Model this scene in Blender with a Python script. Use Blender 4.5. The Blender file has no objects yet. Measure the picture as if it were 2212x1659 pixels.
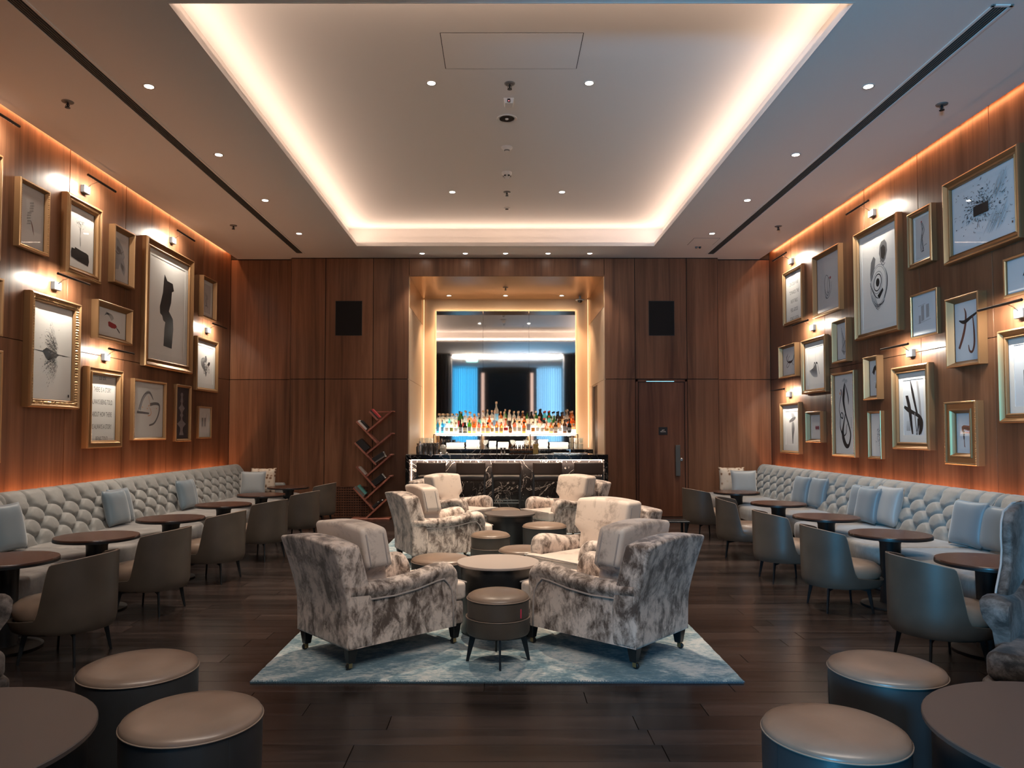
import bpy, bmesh, math, random
from mathutils import Vector, Matrix
random.seed(7)
PI = math.pi
R_ = math.radians
S = bpy.context.scene
COL = S.collection

# ---------------------------------------------------------------- camera
cam_d = bpy.data.cameras.new('camera')
cam = bpy.data.objects.new('camera', cam_d)
COL.objects.link(cam)
cam.location = (0, 0, 1.4)
cam.rotation_euler = (R_(92.2), 0, 0)
cam_d.sensor_width = 36
cam_d.lens = 1560 / 2212 * 36
cam_d.shift_x = 23 / 2212
cam_d.shift_y = 43.6 / 2212
cam_d.clip_start = 0.05
S.camera = cam

# ---------------------------------------------------------------- world, exposure
wd = bpy.data.worlds.new('world')
S.world = wd
wd.use_nodes = True
wd.node_tree.nodes['Background'].inputs[0].default_value = (0.30, 0.33, 0.40, 1)
wd.node_tree.nodes['Background'].inputs[1].default_value = 0.05
S.view_settings.view_transform = 'Standard'
S.view_settings.look = 'None'
S.view_settings.gamma = 1.0
S.view_settings.use_curve_mapping = False
S.view_settings.exposure = 0.15
S.cycles.max_bounces = 7
S.cycles.diffuse_bounces = 4
S.cycles.glossy_bounces = 4
S.cycles.transmission_bounces = 4
S.cycles.transparent_max_bounces = 10
S.cycles.caustics_reflective = False
S.cycles.caustics_refractive = False
S.cycles.sample_clamp_indirect = 4.0
S.cycles.use_denoising = True

WARM = (1.0, 0.73, 0.56)
AMBER = (1.0, 0.40, 0.16)
WHITE = (1.0, 0.90, 0.78)
GOLD = (1.0, 0.69, 0.44)
BLUE = (0.06, 0.46, 0.85)
# light levels (watts), tuned together
P_TRAY = 3.0       # per metre of ceiling cove
P_SIDE = 3.2        # per metre of side wall cove
P_BANQ = 4.2        # per metre behind banquette
P_SPOT = 150.0      # recessed downlights
P_PICT = 14.0        # picture lamps
P_CURT = 95.0      # daylight through the sheer curtains
P_BEAM = 2800.0      # added blue spot standing in for daylight from the rear left
P_NICHE = 110.0
P_HEAD = 33.0       # lit header of the rear opening, per metre


def aim(o, d):
    o.rotation_euler = Vector(d).to_track_quat('-Z', 'Y').to_euler()


def area(name, loc, d, sx, sy, power, color, parent=None, spread=180):
    l = bpy.data.lights.new(name, 'AREA')
    l.shape = 'RECTANGLE'
    l.size, l.size_y = sx, sy
    l.energy = power
    l.color = color
    l.spread = R_(spread)
    o = bpy.data.objects.new(name, l)
    COL.objects.link(o)
    o.location = loc
    aim(o, d)
    if parent:
        o.parent = parent
    return o


def strip(name, a, b, d, power_per_m, color, w=0.03, spread=180):
    """long thin lamp from a to b shining along d"""
    a, b = Vector(a), Vector(b)
    ln = (b - a).length
    l = bpy.data.lights.new(name, 'AREA')
    l.shape = 'RECTANGLE'
    l.size, l.size_y = ln, w
    l.energy = power_per_m * ln
    l.color = color
    l.spread = R_(spread)
    o = bpy.data.objects.new(name, l)
    COL.objects.link(o)
    z = -Vector(d).normalized()
    x = (b - a).normalized()
    y = z.cross(x)
    m = Matrix((x, y, z)).transposed().to_4x4()
    m.translation = (a + b) / 2
    o.matrix_world = m
    return o


# room constants (metres)
XL, XR = -4.55, 4.51          # faces of the side walls
CZ = 4.305                    # lower ceiling
YC, YRc = 11.94, 12.06        # centre back wall, recessed ends
TX0, TX1, TY0, TY1 = -2.27, 2.40, 4.78, 11.2   # ceiling tray opening
UZ = 4.62                     # upper ceiling
NX0, NX1, NZ = -1.535, 1.712, 3.99             # bar niche opening
NB = 14.0                     # niche back

# coves
for nm, a, b in (('tray_cove_far', (TX0 - .05, TY1 + .07, 4.375), (TX1 + .05, TY1 + .07, 4.375)),
                 ('tray_cove_near', (TX0 - .05, TY0 - .07, 4.375), (TX1 + .05, TY0 - .07, 4.375)),
                 ('tray_cove_left', (TX0 - .07, TY0, 4.375), (TX0 - .07, TY1, 4.375)),
                 ('tray_cove_right', (TX1 + .07, TY0, 4.375), (TX1 + .07, TY1, 4.375))):
    dx = {'tray_cove_far': (0, -.8, .6), 'tray_cove_near': (0, .8, .6), 'tray_cove_left': (.8, 0, .6), 'tray_cove_right': (-.8, 0, .6)}[nm]
    strip(nm, a, b, dx, P_TRAY, WARM, 0.05)
strip('wall_cove_left', (XL + .06, 4.0, 4.42), (XL + .06, 12.0, 4.42), (-.35, 0, -1), P_SIDE, AMBER, 0.03)
strip('wall_cove_right', (XR - .06, 5.95, 4.42), (XR - .06, 12.0, 4.42), (.35, 0, -1), P_SIDE, AMBER, 0.03)
strip('banquette_glow_left', (XL + .07, 4.2, .72), (XL + .07, 11.9, .72), (-.3, 0, 1), P_BANQ, AMBER, 0.03)
strip('banquette_glow_right', (XR - .07, 4.2, .72), (XR - .07, 11.9, .72), (.3, 0, 1), P_BANQ, AMBER, 0.03)
# daylight behind the sheer curtains at the rear of the room
area('rear_daylight_left', (-1.58, -3.36, 2.1), (0, 1, 0), 1.06, 4.1, P_CURT * .55, BLUE)
area('rear_daylight_right', (2.08, -3.36, 2.1), (0, 1, 0), 1.06, 4.1, P_CURT * .5, (.30, .66, 1.0))
bl = bpy.data.lights.new('rear_blue_spot', 'SPOT')  # bodiless spot added inside the room, standing in for the left curtain's daylight
bl.energy = P_BEAM
bl.color = BLUE
bl.spot_size = R_(56)
bl.spot_blend = .9
bl.shadow_soft_size = .35
blo = bpy.data.objects.new('rear_blue_spot', bl)
COL.objects.link(blo)
blo.location = (-1.6, -2.7, 1.9)
aim(blo, (5.7, 8.3, 2.3))
bl2 = bl.copy()  # second added spot, puts blue light on the low furniture at the right
bl2.energy = 1300
bl2.spot_size = R_(34)
blo2 = bpy.data.objects.new('low_blue_fill', bl2)
COL.objects.link(blo2)
blo2.location = (-1.6, -2.7, 1.2)
aim(blo2, (2.95, 5.0, -1.45))


# ---------------------------------------------------------------- object helpers
def tag(o, label=None, cat=None, group=None, kind=None):
    if label:
        o['label'] = label
    if cat:
        o['category'] = cat
    if group:
        o['group'] = group
    if kind:
        o['kind'] = kind
    return o


def thing(name, label, cat, loc=(0, 0, 0), rz=0.0, group=None):
    o = bpy.data.objects.new(name, None)
    o.empty_display_size = 0.05
    COL.objects.link(o)
    o.location = loc
    o.rotation_euler = (0, 0, rz)
    return tag(o, label, cat, group)


def dup(root, loc=None, rz=None, label=None, group=None, scale=None):
    r = root.copy()
    COL.objects.link(r)
    for ch in list(root.children):
        c = ch.copy()
        COL.objects.link(c)
        c.parent = r
        for g in list(ch.children):
            d = g.copy()
            COL.objects.link(d)
            d.parent = c
    if loc is not None:
        r.location = loc
    if rz is not None:
        r.rotation_euler = (0, 0, rz)
    if label:
        r['label'] = label
    if group:
        r['group'] = group
    if scale:
        r.scale = scale
    return r


def dup_mesh(o, loc, rot=None, parent=None, label=None, scale=None):
    c = o.copy()
    COL.objects.link(c)
    c.parent = parent if parent is not None else o.parent
    c.location = loc
    if rot is not None:
        c.rotation_euler = rot
    if scale:
        c.scale = scale
    if label:
        c['label'] = label
    return c


class MB:
    """collects shapes, builds ONE mesh object"""
    def __init__(self):
        self.v, self.f = [], []

    def add(self, vs, fs):
        n = len(self.v)
        self.v.extend(tuple(p) for p in vs)
        self.f.extend(tuple(i + n for i in f) for f in fs)
        return self

    def box(self, x0, x1, y0, y1, z0, z1):
        return self.add([(x0, y0, z0), (x1, y0, z0), (x1, y1, z0), (x0, y1, z0),
                         (x0, y0, z1), (x1, y0, z1), (x1, y1, z1), (x0, y1, z1)],
                        [(0, 3, 2, 1), (4, 5, 6, 7), (0, 1, 5, 4), (1, 2, 6, 5), (2, 3, 7, 6), (3, 0, 4, 7)])

    def hexa(self, bot, top):
        """8 points: bottom quad ccw, top quad ccw"""
        return self.add(list(bot) + list(top),
                        [(0, 3, 2, 1), (4, 5, 6, 7), (0, 1, 5, 4), (1, 2, 6, 5), (2, 3, 7, 6), (3, 0, 4, 7)])

    def lathe(self, prof, n=24, c=(0, 0, 0), sx=1.0, sy=1.0):
        """profile of (r, z) from bottom to top"""
        vs, fs = [], []
        for r, z in prof:
            for k in range(n):
                a = 2 * PI * k / n
                vs.append((c[0] + r * sx * math.cos(a), c[1] + r * sy * math.sin(a), c[2] + z))
        m = len(prof)
        for i in range(m - 1):
            for k in range(n):
                k2 = (k + 1) % n
                fs.append((i * n + k, i * n + k2, (i + 1) * n + k2, (i + 1) * n + k))
        if prof[0][0] > 1e-5:
            fs.append(tuple(range(n - 1, -1, -1)))
        if prof[-1][0] > 1e-5:
            fs.append(tuple(range((m - 1) * n, m * n)))
        return self.add(vs, fs)

    def tube(self, pts, r, n=6, closed=False):
        pts = [Vector(p) for p in pts]
        m = len(pts)
        vs, fs = [], []
        ref = None
        for i in range(m):
            if closed:
                t = pts[(i + 1) % m] - pts[i - 1]
            else:
                t = pts[min(i + 1, m - 1)] - pts[max(i - 1, 0)]
            t = t.normalized() if t.length > 1e-9 else Vector((0, 0, 1))
            if ref is None:
                ref = Vector((0, 0, 1)) if abs(t.z) < .9 else Vector((1, 0, 0))
            u = (ref - t * ref.dot(t))
            u = u.normalized() if u.length > 1e-6 else t.orthogonal().normalized()
            ref = u
            w = t.cross(u)
            rr = r[i] if isinstance(r, (list, tuple)) else r
            for k in range(n):
                a = 2 * PI * k / n
                vs.append(pts[i] + (u * math.cos(a) + w * math.sin(a)) * rr)
        for i in range(m if closed else m - 1):
            i2 = (i + 1) % m
            for k in range(n):
                k2 = (k + 1) % n
                fs.append((i * n + k, i * n + k2, i2 * n + k2, i2 * n + k))
        if not closed:
            fs.append(tuple(range(n - 1, -1, -1)))
            fs.append(tuple((m - 1) * n + k for k in range(n)))
        return self.add(vs, fs)

    def grid(self, nu, nv, fn, wrap=False):
        vs = [fn(i / (nu - (0 if wrap else 1)), j / (nv - 1)) for j in range(nv) for i in range(nu)]
        fs = []
        for j in range(nv - 1):
            for i in range(nu if wrap else nu - 1):
                i2 = (i + 1) % nu
                fs.append((j * nu + i, j * nu + i2, (j + 1) * nu + i2, (j + 1) * nu + i))
        return self.add(vs, fs)

    def prism(self, poly, d0, d1, axis='y'):
        """poly of (a, b); extruded between d0 and d1 along axis"""
        n = len(poly)
        def P(a, b, d):
            return (a, d, b) if axis == 'y' else ((d, a, b) if axis == 'x' else (a, b, d))
        vs = [P(a, b, d0) for a, b in poly] + [P(a, b, d1) for a, b in poly]
        fs = [tuple(range(n)), tuple(range(2 * n - 1, n - 1, -1))]
        for k in range(n):
            k2 = (k + 1) % n
            fs.append((k2, k, n + k, n + k2))
        return self.add(vs, fs)

    def mesh(self, name, mat=None, smooth=None, bevel=0, seg=1, fix=True, deform=None, sub=0):
        me = bpy.data.meshes.new(name)
        me.from_pydata([tuple(p) for p in self.v], [], self.f)
        bm = bmesh.new()
        bm.from_mesh(me)
        if fix:
            bmesh.ops.recalc_face_normals(bm, faces=bm.faces)
        if bevel:
            es = [e for e in bm.edges if len(e.link_faces) == 2 and e.calc_face_angle(0) > .5]
            bmesh.ops.bevel(bm, geom=es, offset=bevel, segments=seg, profile=.5, affect='EDGES', clamp_overlap=True)
        if sub:
            bmesh.ops.subdivide_edges(bm, edges=bm.edges, cuts=sub, use_grid_fill=True)
        if deform:
            for v in bm.verts:
                v.co = Vector(deform(v.co.x, v.co.y, v.co.z))
        bm.to_mesh(me)
        bm.free()
        if smooth is not None:
            me.shade_smooth()
            if smooth < 180:
                me.set_sharp_from_angle(angle=R_(smooth))
        if mat:
            me.materials.append(mat)
        return me

    def build(self, name, mat=None, parent=None, loc=(0, 0, 0), rot=(0, 0, 0), **kw):
        o = bpy.data.objects.new(name, self.mesh(name, mat, **kw))
        COL.objects.link(o)
        o.location = loc
        o.rotation_euler = rot
        if parent:
            o.parent = parent
        return o


def inst(name, me, parent=None, loc=(0, 0, 0), rot=(0, 0, 0), scale=(1, 1, 1)):
    o = bpy.data.objects.new(name, me)
    COL.objects.link(o)
    o.location, o.rotation_euler, o.scale = loc, rot, scale
    if parent:
        o.parent = parent
    return o


def soft(x0, x1, y0, y1, z0, z1, r=.03, seg=3, nx=7, ny=7, nz=7):
    """rounded, finely divided box as an MB (for cushions); the six faces share edges after merging"""
    cx, cy, cz = (x0 + x1) / 2, (y0 + y1) / 2, (z0 + z1) / 2
    hx, hy, hz = (x1 - x0) / 2, (y1 - y0) / 2, (z1 - z0) / 2
    m = MB()
    def rnd(p):
        q = Vector((max(-hx + r, min(hx - r, p.x)), max(-hy + r, min(hy - r, p.y)), max(-hz + r, min(hz - r, p.z))))
        d = p - q
        if d.length > 1e-9:
            d = d.normalized() * r
        return Vector((cx, cy, cz)) + q + d
    def lin(n, h):
        # dense near edges so that the rounding reads
        a = [-h, -h + r * .3, -h + r * .7, -h + r]
        b = [-h + r + (2 * h - 2 * r) * k / (n - 1) for k in range(1, n - 1)]
        return a + b + [h - r, h - r * .7, h - r * .3, h]
    X, Y, Z = lin(nx, hx), lin(ny, hy), lin(nz, hz)
    def face(A, B, fn):
        vs = [rnd(Vector(fn(a, b))) for b in B for a in A]
        na = len(A)
        fs = [(j * na + i, j * na + i + 1, (j + 1) * na + i + 1, (j + 1) * na + i)
              for j in range(len(B) - 1) for i in range(na - 1)]
        m.add(vs, fs)
    for s in (-1, 1):
        face(X, Y, lambda a, b: (a, b, s * hz))
        face(X, Z, lambda a, b: (a, s * hy, b))
        face(Y, Z, lambda a, b: (s * hx, a, b))
    return m


def soft_mesh(m, name, mat, deform=None):
    me = bpy.data.meshes.new(name)
    me.from_pydata([tuple(p) for p in m.v], [], m.f)
    bm = bmesh.new()
    bm.from_mesh(me)
    bmesh.ops.remove_doubles(bm, verts=bm.verts, dist=1e-5)
    bmesh.ops.recalc_face_normals(bm, faces=bm.faces)
    if deform:
        for v in bm.verts:
            v.co = Vector(deform(v.co.x, v.co.y, v.co.z))
    bm.to_mesh(me)
    bm.free()
    me.shade_smooth()
    me.materials.append(mat)
    return me


def struct(o):
    o['kind'] = 'structure'
    return o


# ---------------------------------------------------------------- materials
def mat_new(name):
    m = bpy.data.materials.new(name)
    m.use_nodes = True
    nt = m.node_tree
    b = nt.nodes['Principled BSDF']
    return m, nt, b


def setp(b, **kw):
    names = {'color': 'Base Color', 'rough': 'Roughness', 'metal': 'Metallic', 'spec': 'Specular IOR Level',
             'sheen': 'Sheen Weight', 'sheen_rough': 'Sheen Roughness', 'trans': 'Transmission Weight', 'ior': 'IOR',
             'coat': 'Coat Weight', 'coat_rough': 'Coat Roughness', 'alpha': 'Alpha',
             'emit': 'Emission Color', 'emit_s': 'Emission Strength', 'aniso': 'Anisotropic'}
    for k, v in kw.items():
        if k in ('color', 'emit') and len(v) == 3:
            v = (*v, 1)
        b.inputs[names[k]].default_value = v


def plain(name, color, rough=.5, **kw):
    m, nt, b = mat_new(name)
    setp(b, color=color, rough=rough, **kw)
    return m


def N(nt, typ, **kw):
    n = nt.nodes.new(typ)
    for k, v in kw.items():
        if k.startswith('i_'):
            n.inputs[k[2:].replace('_', ' ')].default_value = v
        else:
            setattr(n, k, v)
    return n


def ramp(nt, stops):
    n = nt.nodes.new('ShaderNodeValToRGB')
    el = n.color_ramp.elements
    while len(el) < len(stops):
        el.new(.5)
    for e, (p, c) in zip(el, stops):
        e.position = p
        e.color = (*c, 1) if len(c) == 3 else c
    return n


def L(nt, a, b):
    nt.links.new(a, b)


def mapping(nt, scale, source='position', rnd=0.0, rot=(0, 0, 0)):
    """world position or object coordinates, scaled, with an optional per-object offset"""
    if source == 'position':
        src = N(nt, 'ShaderNodeNewGeometry').outputs['Position']
    else:
        src = N(nt, 'ShaderNodeTexCoord').outputs['Object']
    mp = N(nt, 'ShaderNodeMapping')
    mp.inputs['Scale'].default_value = scale
    mp.inputs['Rotation'].default_value = rot
    L(nt, src, mp.inputs['Vector'])
    if rnd:
        oi = N(nt, 'ShaderNodeObjectInfo')
        mul = N(nt, 'ShaderNodeVectorMath', operation='SCALE')
        comb = N(nt, 'ShaderNodeCombineXYZ')
        for k in range(3):
            L(nt, oi.outputs['Random'], comb.inputs[k])
        L(nt, comb.outputs[0], mul.inputs[0])
        mul.inputs['Scale'].default_value = rnd
        L(nt, mul.outputs[0], mp.inputs['Location'])
    return mp.outputs['Vector']


def bump(nt, b, h, strength, dist=.01):
    bp = N(nt, 'ShaderNodeBump')
    bp.inputs['Strength'].default_value = strength
    bp.inputs['Distance'].default_value = dist
    L(nt, h, bp.inputs['Height'])
    L(nt, bp.outputs[0], b.inputs['Normal'])


def wood(name, cols, scale, rough=.35, rnd=30, src='position', var=.35, rough_var=.08, island=False, coat=0.0, spec=.5):
    m, nt, b = mat_new(name)
    v = mapping(nt, scale, src, rnd)
    n1 = N(nt, 'ShaderNodeTexNoise', i_Scale=1.0, i_Detail=5.0, i_Roughness=.6, i_Distortion=1.2)
    L(nt, v, n1.inputs['Vector'])
    v2 = mapping(nt, tuple(s * .28 for s in scale), src, rnd)
    n2 = N(nt, 'ShaderNodeTexNoise', i_Scale=1.0, i_Detail=2.0, i_Distortion=.4)
    L(nt, v2, n2.inputs['Vector'])
    ad = N(nt, 'ShaderNodeMath', operation='MULTIPLY_ADD')
    ad.inputs[1].default_value = .55
    L(nt, n2.outputs['Fac'], ad.inputs[0])
    mu = N(nt, 'ShaderNodeMath', operation='MULTIPLY')
    mu.inputs[1].default_value = .5
    L(nt, n1.outputs['Fac'], mu.inputs[0])
    L(nt, mu.outputs[0], ad.inputs[2])
    r = ramp(nt, [(.36, cols[0]), (.5, cols[1]), (.66, cols[2])])
    L(nt, ad.outputs[0], r.inputs[0])
    oi = N(nt, 'ShaderNodeObjectInfo')
    rndout = oi.outputs['Random']
    if island:
        g = N(nt, 'ShaderNodeNewGeometry')
        s = N(nt, 'ShaderNodeMath', operation='ADD')
        L(nt, oi.outputs['Random'], s.inputs[0])
        L(nt, g.outputs['Random Per Island'], s.inputs[1])
        fr = N(nt, 'ShaderNodeMath', operation='FRACT')
        L(nt, s.outputs[0], fr.inputs[0])
        rndout = fr.outputs[0]
    mr = N(nt, 'ShaderNodeMapRange')
    mr.inputs['To Min'].default_value = 1 - var
    mr.inputs['To Max'].default_value = 1 + var
    L(nt, rndout, mr.inputs['Value'])
    mx = N(nt, 'ShaderNodeVectorMath', operation='SCALE')
    L(nt, r.outputs[0], mx.inputs[0])
    L(nt, mr.outputs[0], mx.inputs['Scale'])
    L(nt, mx.outputs[0], b.inputs['Base Color'])
    rr = N(nt, 'ShaderNodeMapRange')
    rr.inputs['To Min'].default_value = rough - rough_var
    rr.inputs['To Max'].default_value = rough + rough_var
    L(nt, n1.outputs['Fac'], rr.inputs['Value'])
    L(nt, rr.outputs[0], b.inputs['Roughness'])
    setp(b, coat=coat, coat_rough=.15, spec=spec)
    bump(nt, b, n1.outputs['Fac'], .12, .002)
    return m


def velvet(name, dark, light, scale=7.0, lo=.40, hi=.60, stretch=(1, 1, 1), rough=.6, sheen=.5, bump_s=.15):
    m, nt, b = mat_new(name)
    v = mapping(nt, tuple(scale * s for s in stretch), 'object', 20)
    n0 = N(nt, 'ShaderNodeTexNoise', i_Scale=1.6, i_Detail=7.0, i_Roughness=.72, i_Distortion=.35)
    L(nt, v, n0.inputs['Vector'])
    n1 = N(nt, 'ShaderNodeTexNoise', i_Scale=.55, i_Detail=2.0)
    L(nt, v, n1.inputs['Vector'])
    mxn = N(nt, 'ShaderNodeMath', operation='MULTIPLY_ADD')
    mxn.inputs[1].default_value = .25
    L(nt, n1.outputs['Fac'], mxn.inputs[0])
    sc_ = N(nt, 'ShaderNodeMath', operation='MULTIPLY')
    sc_.inputs[1].default_value = .75
    L(nt, n0.outputs['Fac'], sc_.inputs[0])
    L(nt, sc_.outputs[0], mxn.inputs[2])
    mid = tuple(.55 * a + .45 * c for a, c in zip(dark, light))
    r = ramp(nt, [(lo, dark), ((lo + hi) / 2, mid), (hi, light)])
    L(nt, mxn.outputs[0], r.inputs[0])
    L(nt, r.outputs[0], b.inputs['Base Color'])
    setp(b, rough=rough, sheen=sheen, sheen_rough=.35, spec=.25)
    bump(nt, b, n0.outputs['Fac'], bump_s, .02)
    return m


def leather(name, color, rough=.42, scale=260, bs=.08, spec=.5):
    m, nt, b = mat_new(name)
    v = mapping(nt, (1, 1, 1), 'object', 3)
    vo = N(nt, 'ShaderNodeTexVoronoi', i_Scale=scale)
    L(nt, v, vo.inputs['Vector'])
    n = N(nt, 'ShaderNodeTexNoise', i_Scale=5.0, i_Detail=3.0)
    L(nt, v, n.inputs['Vector'])
    r = ramp(nt, [(.3, tuple(c * .82 for c in color)), (.7, tuple(min(1, c * 1.15) for c in color))])
    L(nt, n.outputs['Fac'], r.inputs[0])
    L(nt, r.outputs[0], b.inputs['Base Color'])
    setp(b, rough=rough, spec=spec)
    bump(nt, b, vo.outputs['Distance'], bs, .001)
    return m


def emis(name, color, s):
    m, nt, b = mat_new(name)
    setp(b, color=(.8, .8, .8), emit=color, emit_s=s, rough=.4)
    return m


M = {}
M['panel'] = wood('walnut_panel', [(.070, .028, .014), (.135, .058, .029), (.205, .095, .050)], (12, 12, .5), rough=.36, rnd=0, var=.16, spec=.32)
M['panel_dark'] = wood('walnut_door', [(.070, .027, .015), (.115, .047, .026), (.17, .075, .042)], (9, 9, .5), rough=.36, rnd=0, var=.05, spec=.32)
M['gap'] = plain('panel_gap', (.012, .006, .004), .8)
M['floor'] = wood('dark_oak_floor', [(.010, .007, .0062), (.019, .0135, .012), (.038, .027, .024)], (1.1, 14, 1), rough=.24, rnd=9, var=.38, island=True, rough_var=.06)
M['book_wood'] = wood('bookcase_wood', [(.20, .062, .042), (.30, .10, .066), (.40, .15, .10)], (14, 14, 14), rough=.4, rnd=0, var=.05)
M['table_wood'] = wood('table_top_wood', [(.048, .021, .014), (.056, .025, .017), (.066, .030, .020)], (3, 18, 3), rough=.24, rnd=12, src='object', var=.12)
M['plaster'] = plain('ceiling_paint', (.76, .74, .72), .85)
M['plaster_up'] = plain('upper_ceiling_paint', (.74, .70, .67), .85)
M['white_plastic'] = plain('white_plastic', (.62, .58, .54), .45)
M['grey_plastic'] = plain('grey_plastic', (.14, .13, .12), .5)
M['black'] = plain('black_satin', (.010, .010, .011), .35)
M['black_matt'] = plain('black_matt', (.008, .007, .007), .8)
M['speaker'] = plain('speaker_cloth', (.006, .005, .005), .95)
M['dark_metal'] = plain('dark_blue_metal', (.020, .024, .028), .35, metal=.6)
M['steel'] = plain('steel', (.62, .62, .62), .18, metal=1.0)
M['brass'] = plain('brass', (.55, .40, .20), .28, metal=1.0)
M['chrome'] = plain('chrome', (.70, .72, .74), .12, metal=1.0)
M['mirror'] = plain('mirror_glass', (.80, .80, .80), .03, metal=1.0)
M['bronze'] = plain('bronze_sheet', (.46, .28, .14), .30, metal=.85)
M['beige'] = plain('beige_panel', (.62, .45, .30), .55)
M['velvet'] = velvet('crushed_velvet', (.10, .074, .062), (.64, .54, .48), 6.5, .42, .56, (1.25, 1.25, .75))
M['velvet_soft'] = velvet('smooth_velvet', (.24, .185, .155), (.64, .545, .48), 3.0, .34, .48, bump_s=.10)
M['velvet_dark'] = velvet('dark_velvet', (.022, .018, .016), (.15, .125, .115), 5.0, .42, .58, sheen=.15)
M['velvet_pipe'] = plain('velvet_piping', (.36, .31, .29), .6, sheen=.4)
M['banq'] = velvet('grey_velvet', (.19, .19, .182), (.285, .285, .272), 3.0, .3, .7, bump_s=.05, sheen=.4)
M['banq_seat'] = velvet('grey_seat_velvet', (.15, .142, .135), (.33, .315, .295), 3.5, .3, .62, (1, 1, .5), bump_s=.12)
M['banq_base'] = plain('banquette_base', (.045, .05, .055), .6)
M['button'] = plain('button', (.14, .14, .13), .6)
M['pillow'] = plain('pillow_satin', (.115, .165, .205), .42, sheen=.5)
M['pillow_light'] = plain('pillow_silver', (.25, .28, .30), .42, sheen=.5)
M['taupe'] = leather('taupe_leather', (.066, .052, .041), .42)
M['taupe_seat'] = leather('taupe_seat_leather', (.20, .145, .11), .34)
M['ott_top'] = leather('ottoman_top_leather', (.185, .132, .102), .33)
M['ott_side'] = leather('ottoman_dark_leather', (.028, .029, .031), .44, spec=.8)
M['stool_side'] = leather('stool_side_leather', (.075, .060, .048), .45)
M['brown_leather'] = leather('brown_leather', (.034, .020, .015), .45)
M['pipe'] = plain('leather_piping', (.22, .165, .13), .45)
M['drum_top'] = plain('drum_table_top', (.34, .285, .255), .42)
M['drum_top_dark'] = plain('dark_drum_top', (.058, .046, .042), .45)
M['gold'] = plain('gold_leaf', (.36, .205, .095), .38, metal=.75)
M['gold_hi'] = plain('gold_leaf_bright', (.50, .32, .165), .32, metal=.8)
M['gold_dark'] = plain('gold_leaf_dark', (.30, .165, .075), .45, metal=.6)
M['paper'] = plain('art_paper', (.78, .75, .71), .8)
M['paper_grey'] = plain('art_paper_grey', (.58, .545, .52), .8)
M['paper_blue'] = plain('art_paper_blue', (.64, .68, .72), .8)
M['paper_dark'] = plain('art_paper_dark', (.035, .030, .036), .7)
M['mat'] = plain('mount_board', (.74, .72, .68), .85)
M['ink'] = plain('black_ink', (.012, .011, .011), .6)
M['ink_grey'] = plain('grey_ink', (.17, .165, .165), .7)
M['ink_pale'] = plain('pale_ink', (.36, .36, .37), .7)
M['ink_red'] = plain('red_ink', (.32, .03, .035), .6)
M['ink_brown'] = plain('brown_ink', (.14, .05, .035), .6)
M['ink_orange'] = plain('orange_ink', (.75, .28, .08), .6)
M['silver'] = plain('silver_ink', (.42, .40, .42), .4, metal=.6)
M['red_tag'] = plain('red_tag', (.62, .04, .10), .6)
M['lamp_white'] = emis('lamp_lens', (1.0, .93, .82), 22)
M['led_warm'] = emis('led_strip_warm', (1.0, .52, .22), 1.6)
M['led_white'] = emis('led_panel_white', (1.0, .88, .74), 5.5)
M['led_bluewhite'] = emis('led_edge_blue', (.25, .75, 1.0), 1.6)
M['exit'] = emis('exit_sign_glow', (.35, .95, .85), 2.5)


def mk_glass():
    m, nt, b = mat_new('picture_glass')
    nt.nodes.remove(b)
    out = nt.nodes['Material Output']
    tr = N(nt, 'ShaderNodeBsdfTransparent')
    gl = N(nt, 'ShaderNodeBsdfGlossy')
    gl.inputs['Roughness'].default_value = .03
    lw = N(nt, 'ShaderNodeLayerWeight')
    pw = N(nt, 'ShaderNodeMath', operation='POWER')
    pw.inputs[1].default_value = 5.0
    L(nt, lw.outputs['Facing'], pw.inputs[0])
    ma = N(nt, 'ShaderNodeMath', operation='MULTIPLY_ADD')
    ma.inputs[1].default_value = .75
    ma.inputs[2].default_value = .045
    L(nt, pw.outputs[0], ma.inputs[0])
    mx = N(nt, 'ShaderNodeMixShader')
    L(nt, ma.outputs[0], mx.inputs[0])
    L(nt, tr.outputs[0], mx.inputs[1])
    L(nt, gl.outputs[0], mx.inputs[2])
    L(nt, mx.outputs[0], out.inputs['Surface'])
    return m


def mk_bottle(name, col, alpha=.55):
    """tinted glass: see-through part plus body colour and a clear gloss"""
    m, nt, b = mat_new(name)
    setp(b, color=col, rough=.08, spec=.6)
    tr = N(nt, 'ShaderNodeBsdfTransparent')
    tr.inputs[0].default_value = (*[min(1, c * 1.15 + .12) for c in col], 1)
    mx = N(nt, 'ShaderNodeMixShader')
    mx.inputs[0].default_value = alpha
    L(nt, tr.outputs[0], mx.inputs[1])
    L(nt, b.outputs[0], mx.inputs[2])
    L(nt, mx.outputs[0], nt.nodes['Material Output'].inputs['Surface'])
    return m


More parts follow.
